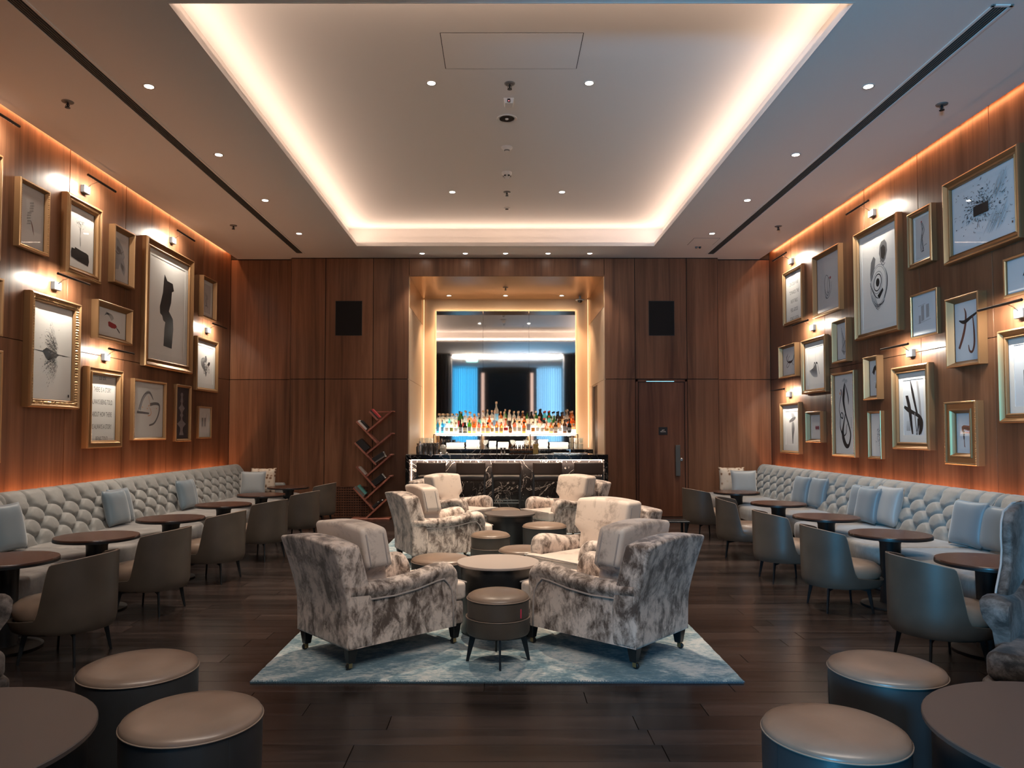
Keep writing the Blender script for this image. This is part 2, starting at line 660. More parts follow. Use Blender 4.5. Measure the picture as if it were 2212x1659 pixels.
def mk_sheer():
    """gathered voile: the dark bands of the folds are put into the cloth colour"""
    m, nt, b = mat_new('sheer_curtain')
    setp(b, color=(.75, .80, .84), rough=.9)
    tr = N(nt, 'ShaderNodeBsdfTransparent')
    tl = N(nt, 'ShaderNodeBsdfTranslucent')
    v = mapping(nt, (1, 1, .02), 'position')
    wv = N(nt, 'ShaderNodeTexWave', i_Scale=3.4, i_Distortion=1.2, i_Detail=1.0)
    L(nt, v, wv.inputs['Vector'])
    r = ramp(nt, [(.25, (.16, .20, .22)), (.75, (.85, .93, .97))])  # bands imitate fold shading in the translucent colour
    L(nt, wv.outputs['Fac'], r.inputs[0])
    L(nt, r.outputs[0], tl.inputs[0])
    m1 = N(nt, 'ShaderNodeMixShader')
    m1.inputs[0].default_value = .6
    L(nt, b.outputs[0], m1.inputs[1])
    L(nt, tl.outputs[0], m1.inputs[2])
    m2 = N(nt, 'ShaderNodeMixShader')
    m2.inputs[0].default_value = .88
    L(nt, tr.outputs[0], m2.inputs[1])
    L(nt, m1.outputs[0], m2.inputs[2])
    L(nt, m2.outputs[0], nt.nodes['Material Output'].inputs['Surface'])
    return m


def mk_marble():
    m, nt, b = mat_new('black_marble')
    v = mapping(nt, (1, 1, 1), 'position')
    n = N(nt, 'ShaderNodeTexNoise', i_Scale=1.5, i_Detail=7.0, i_Roughness=.55, i_Distortion=1.6)
    L(nt, v, n.inputs['Vector'])
    v2 = mapping(nt, (1.6, 1.6, .8), 'position', 0, (0, .7, 0))
    n2 = N(nt, 'ShaderNodeTexNoise', i_Scale=2.2, i_Detail=6.0, i_Roughness=.5, i_Distortion=1.6)
    L(nt, v2, n2.inputs['Vector'])
    r1 = ramp(nt, [(.494, (0, 0, 0)), (.5, (.50, .46, .42)), (.506, (0, 0, 0))])
    r2 = ramp(nt, [(.496, (0, 0, 0)), (.5, (.22, .20, .19)), (.504, (0, 0, 0))])
    L(nt, n.outputs['Fac'], r1.inputs[0])
    L(nt, n2.outputs['Fac'], r2.inputs[0])
    a = N(nt, 'ShaderNodeVectorMath', operation='ADD')
    L(nt, r1.outputs[0], a.inputs[0])
    L(nt, r2.outputs[0], a.inputs[1])
    a2 = N(nt, 'ShaderNodeVectorMath', operation='ADD')
    a2.inputs[1].default_value = (.012, .011, .011)
    L(nt, a.outputs[0], a2.inputs[0])
    L(nt, a2.outputs[0], b.inputs['Base Color'])
    setp(b, rough=.12)
    return m


def mk_rug():
    m, nt, b = mat_new('rug_pile')
    v = mapping(nt, (1, 1, 1), 'object')
    n = N(nt, 'ShaderNodeTexNoise', i_Scale=1.7, i_Detail=9.0, i_Roughness=.68, i_Distortion=1.6)
    L(nt, v, n.inputs['Vector'])
    n2 = N(nt, 'ShaderNodeTexNoise', i_Scale=26.0, i_Detail=4.0, i_Roughness=.7)
    v2 = mapping(nt, (1, 2.4, 1), 'object')
    L(nt, v2, n2.inputs['Vector'])
    ad = N(nt, 'ShaderNodeMath', operation='MULTIPLY_ADD')
    ad.inputs[1].default_value = .40
    L(nt, n2.outputs['Fac'], ad.inputs[0])
    mu = N(nt, 'ShaderNodeMath', operation='MULTIPLY')
    mu.inputs[1].default_value = .66
    L(nt, n.outputs['Fac'], mu.inputs[0])
    L(nt, mu.outputs[0], ad.inputs[2])
    r = ramp(nt, [(.43, (.035, .115, .165)), (.50, (.10, .19, .24)), (.55, (.27, .35, .385)), (.63, (.52, .53, .52))])
    L(nt, ad.outputs[0], r.inputs[0])
    L(nt, r.outputs[0], b.inputs['Base Color'])
    setp(b, rough=.9, sheen=.3)
    bump(nt, b, n2.outputs['Fac'], .5, .01)
    return m


def mk_floral():
    m, nt, b = mat_new('floral_fabric')
    v = mapping(nt, (1, 1, 1), 'object')
    vo = N(nt, 'ShaderNodeTexVoronoi', i_Scale=17.0)
    L(nt, v, vo.inputs['Vector'])
    n = N(nt, 'ShaderNodeTexNoise', i_Scale=40.0, i_Detail=2.0)
    L(nt, v, n.inputs['Vector'])
    ad = N(nt, 'ShaderNodeMath', operation='MULTIPLY_ADD')
    ad.inputs[1].default_value = .35
    L(nt, n.outputs['Fac'], ad.inputs[0])
    L(nt, vo.outputs['Distance'], ad.inputs[2])
    r = ramp(nt, [(.40, (.14, .065, .035)), (.52, (.46, .36, .27)), (.75, (.52, .44, .36))])
    L(nt, ad.outputs[0], r.inputs[0])
    L(nt, r.outputs[0], b.inputs['Base Color'])
    setp(b, rough=.7)
    return m


M['glass'] = mk_glass()
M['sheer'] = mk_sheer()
M['marble'] = mk_marble()
M['rug'] = mk_rug()
M['floral'] = mk_floral()
M['curtain'] = plain('dark_curtain', (.050, .040, .036), .8, sheen=.3)
ORD = ['first', 'second', 'third', 'fourth', 'fifth', 'sixth', 'seventh', 'eighth', 'ninth', 'tenth',
       'eleventh', 'twelfth', 'thirteenth', 'fourteenth', 'fifteenth', 'sixteenth', 'seventeenth', 'eighteenth',
       'nineteenth', 'twentieth']

# ================================================================ SETTING
# ---------------------------------------------------------------- floor
fl = MB().box(-4.75, 4.75, -3.6, 14.15, -.10, -.012).build('floor', M['gap'])
struct(fl)
PW, PG = .165, .0018
rnd = random.Random(11)
plank_me = MB().add([(-.5, 0, -.012), (.5, 0, -.012), (.5, PW - PG, -.012), (-.5, PW - PG, -.012), (-.5, 0, -.0012), (.5, 0, -.0012), (.5, PW - PG, -.0012), (-.5, PW - PG, -.0012),
                    (-.4993, .0006, 0), (.4993, .0006, 0), (.4993, PW - PG - .0006, 0), (-.4993, PW - PG - .0006, 0)],
                   [(0, 1, 5, 4), (1, 2, 6, 5), (2, 3, 7, 6), (3, 0, 4, 7), (4, 5, 9, 8), (5, 6, 10, 9), (6, 7, 11, 10), (7, 4, 8, 11), (8, 9, 10, 11)]).mesh('plank', M['floor'])
far_mb, row = MB(), 0
y = 2.30
while y < 12.0:
    x = -4.6 + (-rnd.random() * 1.6)
    while x < 4.58:
        ln = rnd.uniform(1.1, 2.3)
        a, b = max(-4.6, x), min(4.58, x + ln - .0035)
        if b - a > .05:
            if y < 6.3:
                inst('plank', plank_me, fl, ((a + b) / 2, y, 0), scale=(b - a, 1, 1))
            else:
                far_mb.box(a, b, y, y + PW - PG, -.012, 0)
        x += ln
    y += PW
    row += 1
far_mb.box(-1.6, 1.75, 12.0, 14.05, -.012, 0)
tag(far_mb.build('far_planks', M['floor'], fl), kind='stuff')
tag(MB().box(-4.6, 4.58, -3.5, 2.295, -.012, 0).build('near_boards', M['floor'], fl), kind='stuff')

# ---------------------------------------------------------------- side walls
def side_wall(name, x, sgn, seams, ymin):
    w = struct(MB().box(min(x, x + sgn * .25), max(x, x + sgn * .25), ymin, 12.3, 0, 4.8).build(name, M['gap']))
    ys = [ymin] + seams + [12.06]
    for a, b in zip(ys[:-1], ys[1:]):
        for z0, z1 in ((0.0, 2.262), (2.268, 4.78)):
            MB().box(min(x, x - sgn * .018), max(x, x - sgn * .018), a + .004, b - .004, z0, z1).build('wood_panel', M['panel'], w, bevel=.002)
    return w

XLw, XRw = XL - .018, XR + .018
side_wall('wall_left', XLw, -1, [2.96, 4.10, 5.24, 6.38, 7.52, 8.66, 9.81, 10.95], 1.1)
side_wall('wall_right', XRw, 1, [3.16, 4.30, 5.44, 6.58, 7.73, 8.88, 10.02, 11.15], 1.1)
pier = struct(MB().box(4.37, XR - .001, 4.6, 5.92, 0, 4.78).build('trim_1', M['panel'], bevel=.004))

# ---------------------------------------------------------------- back wall
bw = struct(MB().box(-4.6, -3.5, YRc + .018, 12.3, 0, 4.8).box(3.61, 4.6, YRc + .018, 12.3, 0, 4.8)
            .box(-3.5, NX0 - .02, YC + .018, 12.3, 0, 4.8).box(NX1 + .02, 3.61, YC + .018, 12.3, 0, 4.8)
            .box(NX0 - .02, NX1 + .02, YC + .018, 12.3, NZ + .03, 4.8).build('wall_back', M['gap']))
VENT = (-2.76, -2.19, .015, .50)
for a, b, yy in ((-4.55, -3.51, YRc), (-3.50, -2.925, YC), (-2.925, -2.13, YC), (-2.13, NX0, YC),
                 (NX1, 2.22, YC), (2.22, 3.08, YC), (3.08, 3.60, YC), (3.62, 4.51, YRc)):
    for z0, z1 in ((0, 2.270), (2.280, 4.29)):
        if a == 2.22 and z0 == 0:
            continue                     # the door stands here
        MB().box(a + .0055, b - .0055, yy, yy + .018, z0, z1).build('wood_panel', M['panel'], bw, bevel=.0015)
MB().box(NX0 + .003, NX1 - .003, YC, YC + .018, NZ + .004, 4.29).build('wood_panel', M['panel'], bw, bevel=.0015)
for sx, a in ((-1, -3.505), (1, 3.605)):  # returns between the two depths
    MB().box(a - .005, a + .005, YC, YRc + .02, 0, 4.29).build('wood_panel', M['panel'], bw)

# door in the back wall
dr = struct(MB().box(2.224, 2.262, YC - .004, YC + .05, 0, 2.268).box(3.038, 3.076, YC - .004, YC + .05, 0, 2.268)
            .box(2.224, 3.076, YC - .004, YC + .05, 2.232, 2.268).build('door_1', M['panel_dark'], bevel=.002))
MB().box(2.272, 3.028, YC + .006, YC + .05, .008, 2.222).build('door_leaf', M['panel_dark'], dr, bevel=.002)
hd = MB().box(2.868, 2.945, YC - .040, YC - .026, .675, 1.185).box(2.88, 2.93, YC - .03, YC + .006, .70, .74)\
    .box(2.88, 2.93, YC - .03, YC + .006, 1.12, 1.16).build('pull_handle', plain('handle_grey', (.12, .12, .115), .4, metal=.6), dr, bevel=.004)
MB().lathe([(.026, 0), (.026, .012), (.02, .016), (.018, .012)], 20).build('lock', M['steel'], dr, (2.972, YC + .006, .945), (R_(90), 0, 0), smooth=40)
MB().box(2.975 - .003, 2.975 + .001, YC - .012, YC - .009, .932, .958).build('keyhole', M['black'], dr)
MB().box(2.40, 2.86, YC - .0065, YC - .004, 2.233, 2.240).build('lit_gap', M['led_bluewhite'], dr)

# ---------------------------------------------------------------- niche of the bar
nb = struct(MB().box(NX0 - .12, NX0, YC + .02, NB + .12, 0, 4.2).box(NX1, NX1 + .12, YC + .02, 12.78, 0, 4.2)
            .box(NX1, NX1 + .12, 13.49, NB + .12, 0, 4.2).box(NX1, NX1 + .12, 12.78, 13.49, 2.24, 4.2)
            .box(NX0, NX1, NB, NB + .12, 0, 4.2).build('wall_back', M['beige']))
for k, z0, z1 in ((0, 0.0, 2.262), (1, 2.268, 3.47), (2, 3.476, NZ)):
    MB().box(NX0, NX0 + .012, YC + .03, 13.97, z0, z1).build('side_panel', M['bronze'] if k == 2 else M['beige'], nb, bevel=.002)
    if z0 > 2:
        MB().box(NX1 - .012, NX1, YC + .03, 13.97, z0, z1).build('side_panel', M['bronze'] if k == 2 else M['beige'], nb, bevel=.002)
    else:
        MB().box(NX1 - .012, NX1, YC + .03, 12.77, z0, z1).build('side_panel', M['beige'], nb, bevel=.002)
        MB().box(NX1 - .012, NX1, 13.50, 13.97, z0, z1).build('side_panel', M['beige'], nb, bevel=.002)
nc = struct(MB().box(NX0 - .1, NX1 + .1, YC + .02, NB + .1, NZ, NZ + .08).build('ceiling', M['bronze']))
for x in (NX0 + .03, NX1 - .03):
    MB().box(x - .006, x + .006, 13.955, 13.967, 1.10, NZ - .02).build('corner_light', M['led_warm'], nb)
d2 = struct(MB().box(NX1 + .03, NX1 + .07, 12.78, 13.49, 0, 2.24).build('door_2', plain('dark_door', (.045, .022, .012), .5), bevel=.003))
# mirror of three sheets, standing off the wall, lit round its edge
MX0, MX1, MZ0, MZ1 = -1.26, 1.435, 1.06, 3.745
mr = thing('wall_mirror', 'tall mirror of three sheets behind the bottles at the back of the bar', 'mirror', ((MX0 + MX1) / 2, NB, MZ0))
ox = (MX0 + MX1) / 2
for a, b, t in ((MX0, -.355, .004), (-.352, .535, 0), (.538, MX1, -.004)):
    MB().box(a - ox, b - ox, -.055, -.045, 0, MZ1 - MZ0).build('mirror_sheet', M['mirror'], mr)
MB().box(MX0 + .06 - ox, MX1 - .06 - ox, -.045, 0, .06, MZ1 - MZ0 - .06).build('backing', M['black_matt'], mr)
for a, b, d in (((MX0 + .03, NB - .022, 1.2), (MX0 + .03, NB - .022, MZ1), (-1, 0, .0)),
                ((MX1 - .03, NB - .022, 1.2), (MX1 - .03, NB - .022, MZ1), (1, 0, .0)),
                ((MX0, NB - .022, MZ1 - .03), (MX1, NB - .022, MZ1 - .03), (0, 0, 1))):
    strip('mirror_edge_light', a, b, d, 2.4, GOLD, .03)

# ---------------------------------------------------------------- ceiling
ce = MB()
T = .045
Y0c = 1.1
ce.box(-4.44, TX0, Y0c, YRc + .1, CZ, CZ + T).box(TX1, 4.34, Y0c, YRc + .1, CZ, CZ + T)
ce.box(TX0, TX1, Y0c, TY0, CZ, CZ + T).box(TX0, TX1, TY1, YRc + .1, CZ, CZ + T)
ceil = struct(ce.build('ceiling', M['plaster']))
SB = .15
up = MB()
up.box(TX0 - SB - .05, TX0 - SB, TY0 - SB, TY1 + SB, CZ + T, UZ + .05).box(TX1 + SB, TX1 + SB + .05, TY0 - SB, TY1 + SB, CZ + T, UZ + .05)
up.box(TX0 - SB, TX1 + SB, TY0 - SB - .05, TY0 - SB, CZ + T, UZ + .05).box(TX0 - SB, TX1 + SB, TY1 + SB, TY1 + SB + .05, CZ + T, UZ + .05)
up.build('tray_wall', M['plaster_up'], ceil)
MB().box(TX0 - SB, TX1 + SB, TY0 - SB, TY1 + SB, UZ, UZ + .05).build('tray_ceiling', M['plaster_up'], ceil)
# lit lip face of the tray
lip = MB().box(TX0 + .0005, TX0 + .012, TY0 + .012, TY1 - .012, CZ - .001, CZ + T + .012).box(TX1 - .012, TX1 - .0005, TY0 + .012, TY1 - .012, CZ - .001, CZ + T + .012)\
    .box(TX0 + .0005, TX1 - .0005, TY1 - .012, TY1 - .0005, CZ - .001, CZ + T + .012).box(TX0 + .0005, TX1 - .0005, TY0 + .0005, TY0 + .012, CZ - .001, CZ + T + .012)
lip.build('tray_lip', M['plaster_up'], ceil)
struct(MB().box(-4.8, 4.8, -3.6, 14.2, 4.8, 4.9).build('roof_slab', M['gap']))
struct(MB().box(-4.62, 4.6, 12.06, 12.3, CZ - .004, 4.8).build('trim_2', M['gap']))

# ---------------------------------------------------------------- rear of the room (seen in the mirror)
rw = struct(MB().box(-4.7, -1.85, .98, 1.1, 0, 4.8).box(2.30, 4.7, .98, 1.1, 0, 4.8)
            .box(-1.85, 2.30, .98, 1.1, 4.18, 4.8).build('wall_rear', M['plaster']))
struct(MB().box(-2.25, -2.13, -3.5, .98, 0, 4.5).box(2.62, 2.74, -3.5, .98, 0, 4.5).build('wall_left', plain('alcove_paint', (.10, .085, .08), .7)))
struct(MB().box(-2.2, 2.7, -3.6, -3.46, 0, 4.5).build('wall_rear', plain('alcove_rear', (.05, .04, .038), .7)))
struct(MB().box(-2.2, 2.7, -3.5, .98, 4.2, 4.28).build('ceiling', M['plaster_up']))


def curtain(name, x0, x1, y, h, mat, label, waves, amp=.05, th=0):
    m = MB()
    n = waves * 8
    m.grid(n + 1, 2, lambda u, v: (x0 + (x1 - x0) * u, y + amp * math.sin(u * waves * 2 * PI) + .012 * math.sin(u * 37), .02 + v * (h - .02)))
    o = m.build(name, mat, smooth=180, fix=False)
    return tag(o, label, 'curtain')


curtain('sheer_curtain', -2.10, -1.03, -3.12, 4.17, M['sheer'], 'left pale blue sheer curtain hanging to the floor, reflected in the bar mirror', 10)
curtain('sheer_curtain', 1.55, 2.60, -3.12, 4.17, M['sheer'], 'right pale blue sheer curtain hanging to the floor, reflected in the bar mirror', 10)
curtain('dark_curtain', -4.4, -1.86, 1.19, 4.28, M['curtain'], 'dark brown pleated curtain at the left of the mirror reflection', 22)
curtain('dark_curtain', 2.31, 4.35, 1.19, 4.28, M['curtain'], 'dark brown pleated curtain at the right of the mirror reflection', 18)
scr = thing('dark_screen', 'tall dark upholstered panel with lit edges between the sheer curtains, seen in the mirror', 'panel', (.26, -3.25, 0))
MB().box(-.85, .85, -.06, 0, .4, 3.95).build('panel_board', plain('dark_slate', (.022, .024, .028), .6), scr, bevel=.01)
for s in (-1, 1):
    MB().box(s * 1.06 - .06, s * 1.06 + .06, -.05, 0, .4, 3.95).build('edge_light', emis('edge_glow', (1, .62, .45), .9), scr)
MB().box(-1.05, 1.05, -.19, -.07, .0, 4.19).build('panel_frame', M['black_matt'], scr)
ex = tag(MB().box(-.30, .12, .0, .02, 0, .14).build('exit_sign', M['exit'], loc=(-1.0, 1.13, 4.0)), 'glowing exit sign above the rear opening, reflected in the mirror', 'sign')
strip('rear_header_light', (-1.8, 1.13, 4.20), (2.25, 1.13, 4.20), (0, .45, -1), P_HEAD, (1, .83, .68), .06)

# ================================================================ LARGE FURNITURE
# ---------------------------------------------------------------- rug
rg = thing('rug', 'blue and cream mottled rectangular rug under the velvet armchairs', 'rug', (-.025, 7.03, 0))
rm = MB()
rr = random.Random(3)
RX, RY, RH = 1.377, 2.955, .014
def rug_fn(u, v):
    x, yy = -RX + 2 * RX * u, -RY + 2 * RY * v
    e = min(u, 1 - u, v, 1 - v)
    z = RH + .0025 * rr.random() if e > 0 else RH - .003
    return (x + (.004 * rr.random() if u in (0, 1) else 0), yy, z)
rm.grid(70, 140, rug_fn)
rm.build('pile', M['rug'], rg, smooth=180)
MB().box(-RX + .002, RX - .002, -RY + .002, RY - .002, .0005, RH - .004).build('backing', plain('rug_backing', (.03, .06, .085), .9), rg)
fr = MB()
for k in range(520):
    x = -RX + 2 * RX * (k + rr.random()) / 520
    h = RH + rr.uniform(-.002, .004)
    fr.add([(x, -RY + .004, h), (x + .004, -RY + .004, h), (x + .003, -RY - rr.uniform(.004, .010), .001)], [(0, 1, 2)])
tag(fr.build('edge_fringe', plain('rug_fringe', (.05, .11, .15), .9), rg, fix=False), kind='stuff')

# ---------------------------------------------------------------- crushed velvet armchair (faces +y)
def arm_top(y):
    pts = [(-.43, .505), (-.30, .496), (-.12, .492), (.06, .508), (.20, .535), (.28, .543), (.32, .537), (.345, .518), (.358, .492), (.362, .46)]
    for (a, za), (b, zb) in zip(pts[:-1], pts[1:]):
        if a <= y <= b:
            return za + (zb - za) * (y - a) / (b - a)
    return pts[-1][1]


def make_armchair():
    t = thing('velvet_armchair', 'x', 'armchair')
    # seat rail
    soft_o = lambda nm, mb, mat, par, d=None: inst(nm, soft_mesh(mb, nm, mat, d), par)
    soft_o('seat_frame', soft(-.30, .30, -.40, .445, .12, .275, r=.02, nx=5, ny=5, nz=4), M['velvet'], t)
    # back: leans and flares above the arms, crowned top
    def bd(x, y, z):
        k = max(0, (z - .33) / .40)
        f = 1 + .085 * (z - .12) / .6
        yy = y - .115 * k ** 1.25
        zz = z + (.030 * (1 - (x / .33) ** 2) if z > .5 else 0) * min(1, (z - .5) / .2)
        return (x * f, yy, zz)
    soft_o('back', soft(-.318, .318, -.435, -.265, .12, .725, r=.022, nx=9, ny=5, nz=12), M['velvet'], t, bd)
    # arms
    ys = [-.43, -.36, -.28, -.20, -.12, -.04, .05, .13, .20, .26, .30, .33, .348, .358, .362]
    for s in (-1, 1):
        m = MB()
        xo, xi = .315, .205
        rows = []
        for y in ys:
            zt = arm_top(y)
            q = 1.0 if y < .30 else max(.55, 1 - (y - .30) * 5)
            sec = [(xo, .125), (xo, .30), (xo, zt - .105), (xo + .006, zt - .085), (xo + .022 * q, zt - .065), (xo + .028 * q, zt - .042), (xo + .020 * q, zt - .018),
                   (xo - .012, zt - .002), (.262, zt + .002), (.232, zt - .006), (xi, zt - .03), (xi - .012, zt - .065), (xi - .006, zt - .11), (xi, .22)]
            rows.append([(s * a, y, b) for a, b in sec])
        n = len(rows[0])
        vs = [p for r in rows for p in r]
        fs = [(j * n + i, j * n + i + 1, (j + 1) * n + i + 1, (j + 1) * n + i) for j in range(len(rows) - 1) for i in range(n - 1)]
        m.add(vs, fs)
        # rounded front scroll
        last = rows[-1]
        cx = sum(p[0] for p in last) / n
        ring2 = [(p[0] + (cx - p[0]) * .25, .372, p[2] - (.012 if p[2] > .4 else 0)) for p in last]
        b0 = len(m.v) - n
        k0 = len(m.v)
        m.v.extend(ring2)
        for i in range(n - 1):
            m.f.append((b0 + i, b0 + i + 1, k0 + i + 1, k0 + i))
        m.f.append(tuple(range(k0, k0 + n)))
        a = m.build('arm', M['velvet'], t, smooth=70)
        pth = [(s * (xo + .006), y, arm_top(y) - .098) for y in ys[:10]]
        pth += [(s * (xo + .006), .30, .405), (s * (xo + .006), .325, .36), (s * (xo + .006), .335, .28), (s * (xo + .006), .337, .13)]
        MB().tube(pth, .006, 6).build('piping', M['velvet_pipe'], a, smooth=180)
    # T-shaped seat cushion
    o = [(-.197, -.255), (.197, -.255), (.197, .372), (.292, .378), (.298, .47), (-.298, .47), (-.292, .378), (-.197, .372)]
    sc = MB().prism(o, .278, .395, axis='z').build('seat_cushion', M['velvet_soft'], t, bevel=.026, seg=4, smooth=60)
    edge = [(-.29, .471, .388), (-.1, .474, .391), (.1, .474, .391), (.29, .471, .388)]
    MB().tube(edge, .0055, 6).build('piping', M['velvet_pipe'], sc, smooth=180)
    # back cushion with ears over the arms
    def cd(x, y, z):
        wid = .205 if z < .53 else .205 + .085 * min(1, (z - .53) / .045)
        xx = x * wid / .29
        yy = y - .20 * (z - .40)
        puff = (1 - (x / .30) ** 2) * (1 - ((z - .60) / .24) ** 2)
        if y > -.15:
            yy += .028 * max(0, puff)
        zz = z + .022 * (1 - (x / .3) ** 2) * max(0, (z - .6) / .2)
        return (xx, yy, zz)
    bc = soft_o('back_cushion', soft(-.29, .29, -.255, -.075, .385, .805, r=.030, nx=10, ny=6, nz=14), M['velvet_soft'], t, cd)
    for yb in (-.110, -.228):
        pts = []
        for k in range(25):
            u = k / 24
            if u < .3:
                x0, z0 = -.288, .56 + .215 * u / .3
            elif u < .7:
                x0, z0 = -.288 + .576 * (u - .3) / .4, .803
            else:
                x0, z0 = .288, .775 - .215 * (u - .7) / .3
            p = cd(x0, -.16, z0)
            pts.append((p[0] * 1.005, yb - .20 * (z0 - .40), p[2] - (.012 if .3 <= u <= .7 else 0)))
        MB().tube(pts, .0055, 6).build('piping', M['velvet_pipe'], bc, smooth=180)
    # legs with castors
    leg = MB().hexa([(-.021, -.021, .038), (.021, -.021, .038), (.021, .021, .038), (-.021, .021, .038)],
                    [(-.034, -.034, .135), (.034, -.034, .135), (.034, .034, .135), (-.034, .034, .135)]).mesh('leg', M['black'], bevel=.004)
    wheel = MB().lathe([(.012, -.009), (.0185, -.006), (.0185, .006), (.012, .009)], 14).mesh('castor', M['black'], smooth=50)
    fork = MB().box(-.013, -.010, -.012, .012, .010, .042).box(.010, .013, -.012, .012, .010, .042).box(-.013, .013, -.012, .012, .036, .042).mesh('castor_fork', M['brass'], bevel=.001)
    for sx in (-1, 1):
        for sy in (-1, 1):
            l = inst('leg', leg, t, (sx * .268, sy * .388, 0))
            inst('castor', wheel, l, (0, -.012, .0186), (0, R_(90), 0))
            inst('castor_fork', fork, l, (0, -.006, 0))
    return t


def face(deg):
    return R_(deg - 90)

RUGZ = RH + .002
ch0 = make_armchair()
spots = [((-.775, 4.728), 42.5, 'crushed velvet armchair turned away at the front left of the rug'),
         ((.67, 4.745), 138, 'crushed velvet armchair turned away at the front right of the rug'),
         ((-.64, 7.83), 25, 'crushed velvet armchair side on at the middle left of the rug, beside the two-tier stool'),
         ((.735, 6.02), 221.6, 'velvet armchair facing forward right of the front drum table, behind the front right armchair'),
         ((-.60, 9.60), -35, 'pale velvet armchair facing forward at the far left of the rug'),
         ((.80, 9.42), 215, 'pale velvet armchair facing forward at the far right of the rug')]
for i, (p, a, lab) in enumerate(spots):
    o = ch0 if i == 0 else dup(ch0)
    o.location = (p[0], p[1], RUGZ)
    o.rotation_euler = (0, 0, face(a))
    o['label'] = lab
    o['group'] = 'velvet armchairs on the rug'

# ---------------------------------------------------------------- drum tables
def drum_table(c, r, h, lab, top='drum_top', z=0.0, group=None):
    t = thing('drum_table', lab, 'table', (c[0], c[1], z), 0, group)
    MB().lathe([(r - .035, .0), (r - .030, .01), (r - .028, h - .016)], 48).build('drum', M['black'], t, smooth=40)
    MB().lathe([(r - .004, h - .018), (r, h - .015), (r, h - .003), (r - .003, h)], 64).build('tabletop', M[top], t, smooth=40)
    return t

drum_table((-.023, 5.10), .288, .48, 'round drum table with pale grey top between the front armchairs', 'drum_top', RUGZ)
drum_table((.093, 8.11), .285, .48, 'round dark drum table between the four rear armchairs on the rug', 'drum_top_dark', RUGZ)
drum_table((-1.70, 2.12), .47, .50, 'large dark drum table cut by the bottom left corner of the photo', 'drum_top_dark')
drum_table((1.80, 2.16), .49, .50, 'large dark drum table cut by the bottom right corner of the photo', 'drum_top_dark')

# ---------------------------------------------------------------- drum ottomans
def make_ottoman():
    t = thing('drum_ottoman', 'x', 'ottoman')
    MB().lathe([(.222, 0), (.226, .01), (.231, .12), (.234, .26), (.235, .388)], 56).build('drum', M['ott_side'], t, smooth=50)
    MB().lathe([(.235, .386), (.236, .394), (.229, .406), (.205, .417), (.15, .426), (.08, .430), (.0001, .431)], 56).build('top_pad', M['ott_top'], t, smooth=60)
    MB().tube([(.2365 * math.cos(2 * PI * k / 56), .2365 * math.sin(2 * PI * k / 56), .389) for k in range(56)], .003, 6, closed=True).build('piping', M['pipe'], t, smooth=180)
    MB().box(-.002, .002, -.2355, -.232, .02, .385).build('seam', M['ott_side'], t)
    return t

ot0 = make_ottoman()
for i, (p, s, z, rz, lab) in enumerate([
        ((-1.543, 3.118), 1.0, 0, .3, 'drum ottoman at lower left, the farther of the pair beside the cut drum table'),
        ((-1.087, 2.585), 1.0, 0, .9, 'drum ottoman at lower left, the nearer of the pair beside the cut drum table'),
        ((1.633, 3.106), .97, 0, -1.8, 'drum ottoman at lower right, the farther one in front of the wing chair'),
        ((1.117, 2.464), .98, 0, -1.25, 'drum ottoman at lower right, the nearer one with blue light on its side'),
        ((-.468, 5.635), .97, RUGZ, 2.4, 'drum ottoman on the rug left of the front drum table'),
        ((.19, 6.33), .90, RUGZ, 2.2, 'low drum ottoman half hidden beside the arm of the forward facing armchair'),
        ((.455, 7.64), .98, RUGZ, 2.0, 'drum ottoman on the rug right of the rear drum table')]):
    o = ot0 if i == 0 else dup(ot0)
    o.location = (p[0], p[1], z)
    o.rotation_euler = (0, 0, rz)
    o.scale = (s, s, .90 if i == 5 else 1)
    o['label'] = lab
    o['group'] = 'round leather ottomans'

# ---------------------------------------------------------------- two-tier stools on four blade legs
def blade_leg(reach, ztop, zarm, w_top=.034, w_bot=.017, th=.006, splay=.025):
    """one flat leg: a spoke under the seat and a tapering blade to the floor, in the x-z plane"""
    m = MB()
    poly = [(.0, ztop), (reach, ztop), (reach + splay, 0), (reach + splay - w_bot, 0), (reach - w_top, ztop - zarm * 1.1), (0, ztop - zarm * .55)]
    return m.prism(poly, -th, th, axis='y')


def make_stool():
    t = thing('leather_stool', 'x', 'stool')
    MB().lathe([(.170, .168), (.186, .172), (.192, .185), (.194, .27), (.189, .272)], 48).build('base_ring', M['stool_side'], t, smooth=50)
    MB().lathe([(.178, .268), (.187, .275), (.188, .36), (.187, .378)], 48).build('cushion_side', M['stool_side'], t, smooth=50)
    MB().lathe([(.188, .376), (.1885, .382), (.183, .394), (.165, .406), (.12, .418), (.06, .424), (.0001, .426)], 48).build('cushion_top', M['taupe_seat'], t, smooth=60)
    MB().tube([(.1895 * math.cos(2 * PI * k / 48), .1895 * math.sin(2 * PI * k / 48), .379) for k in range(48)], .0032, 6, closed=True).build('piping', M['pipe'], t, smooth=180)
    MB().tube([(.1945 * math.cos(2 * PI * k / 48), .1945 * math.sin(2 * PI * k / 48), .271) for k in range(48)], .0026, 6, closed=True).build('piping', M['pipe'], t, smooth=180)
    lm = blade_leg(.170, .168, .024).mesh('leg', M['dark_metal'], bevel=.001)
    for k in range(4):
        inst('leg', lm, t, (0, 0, 0), (0, 0, R_(4 + 90 * k)))
    a = R_(-44)
    MB().box(-.004, .004, .1865, .1895, .285, .338).build('fabric_tag', M['red_tag'], t, rot=(0, 0, a - R_(90)))
    return t

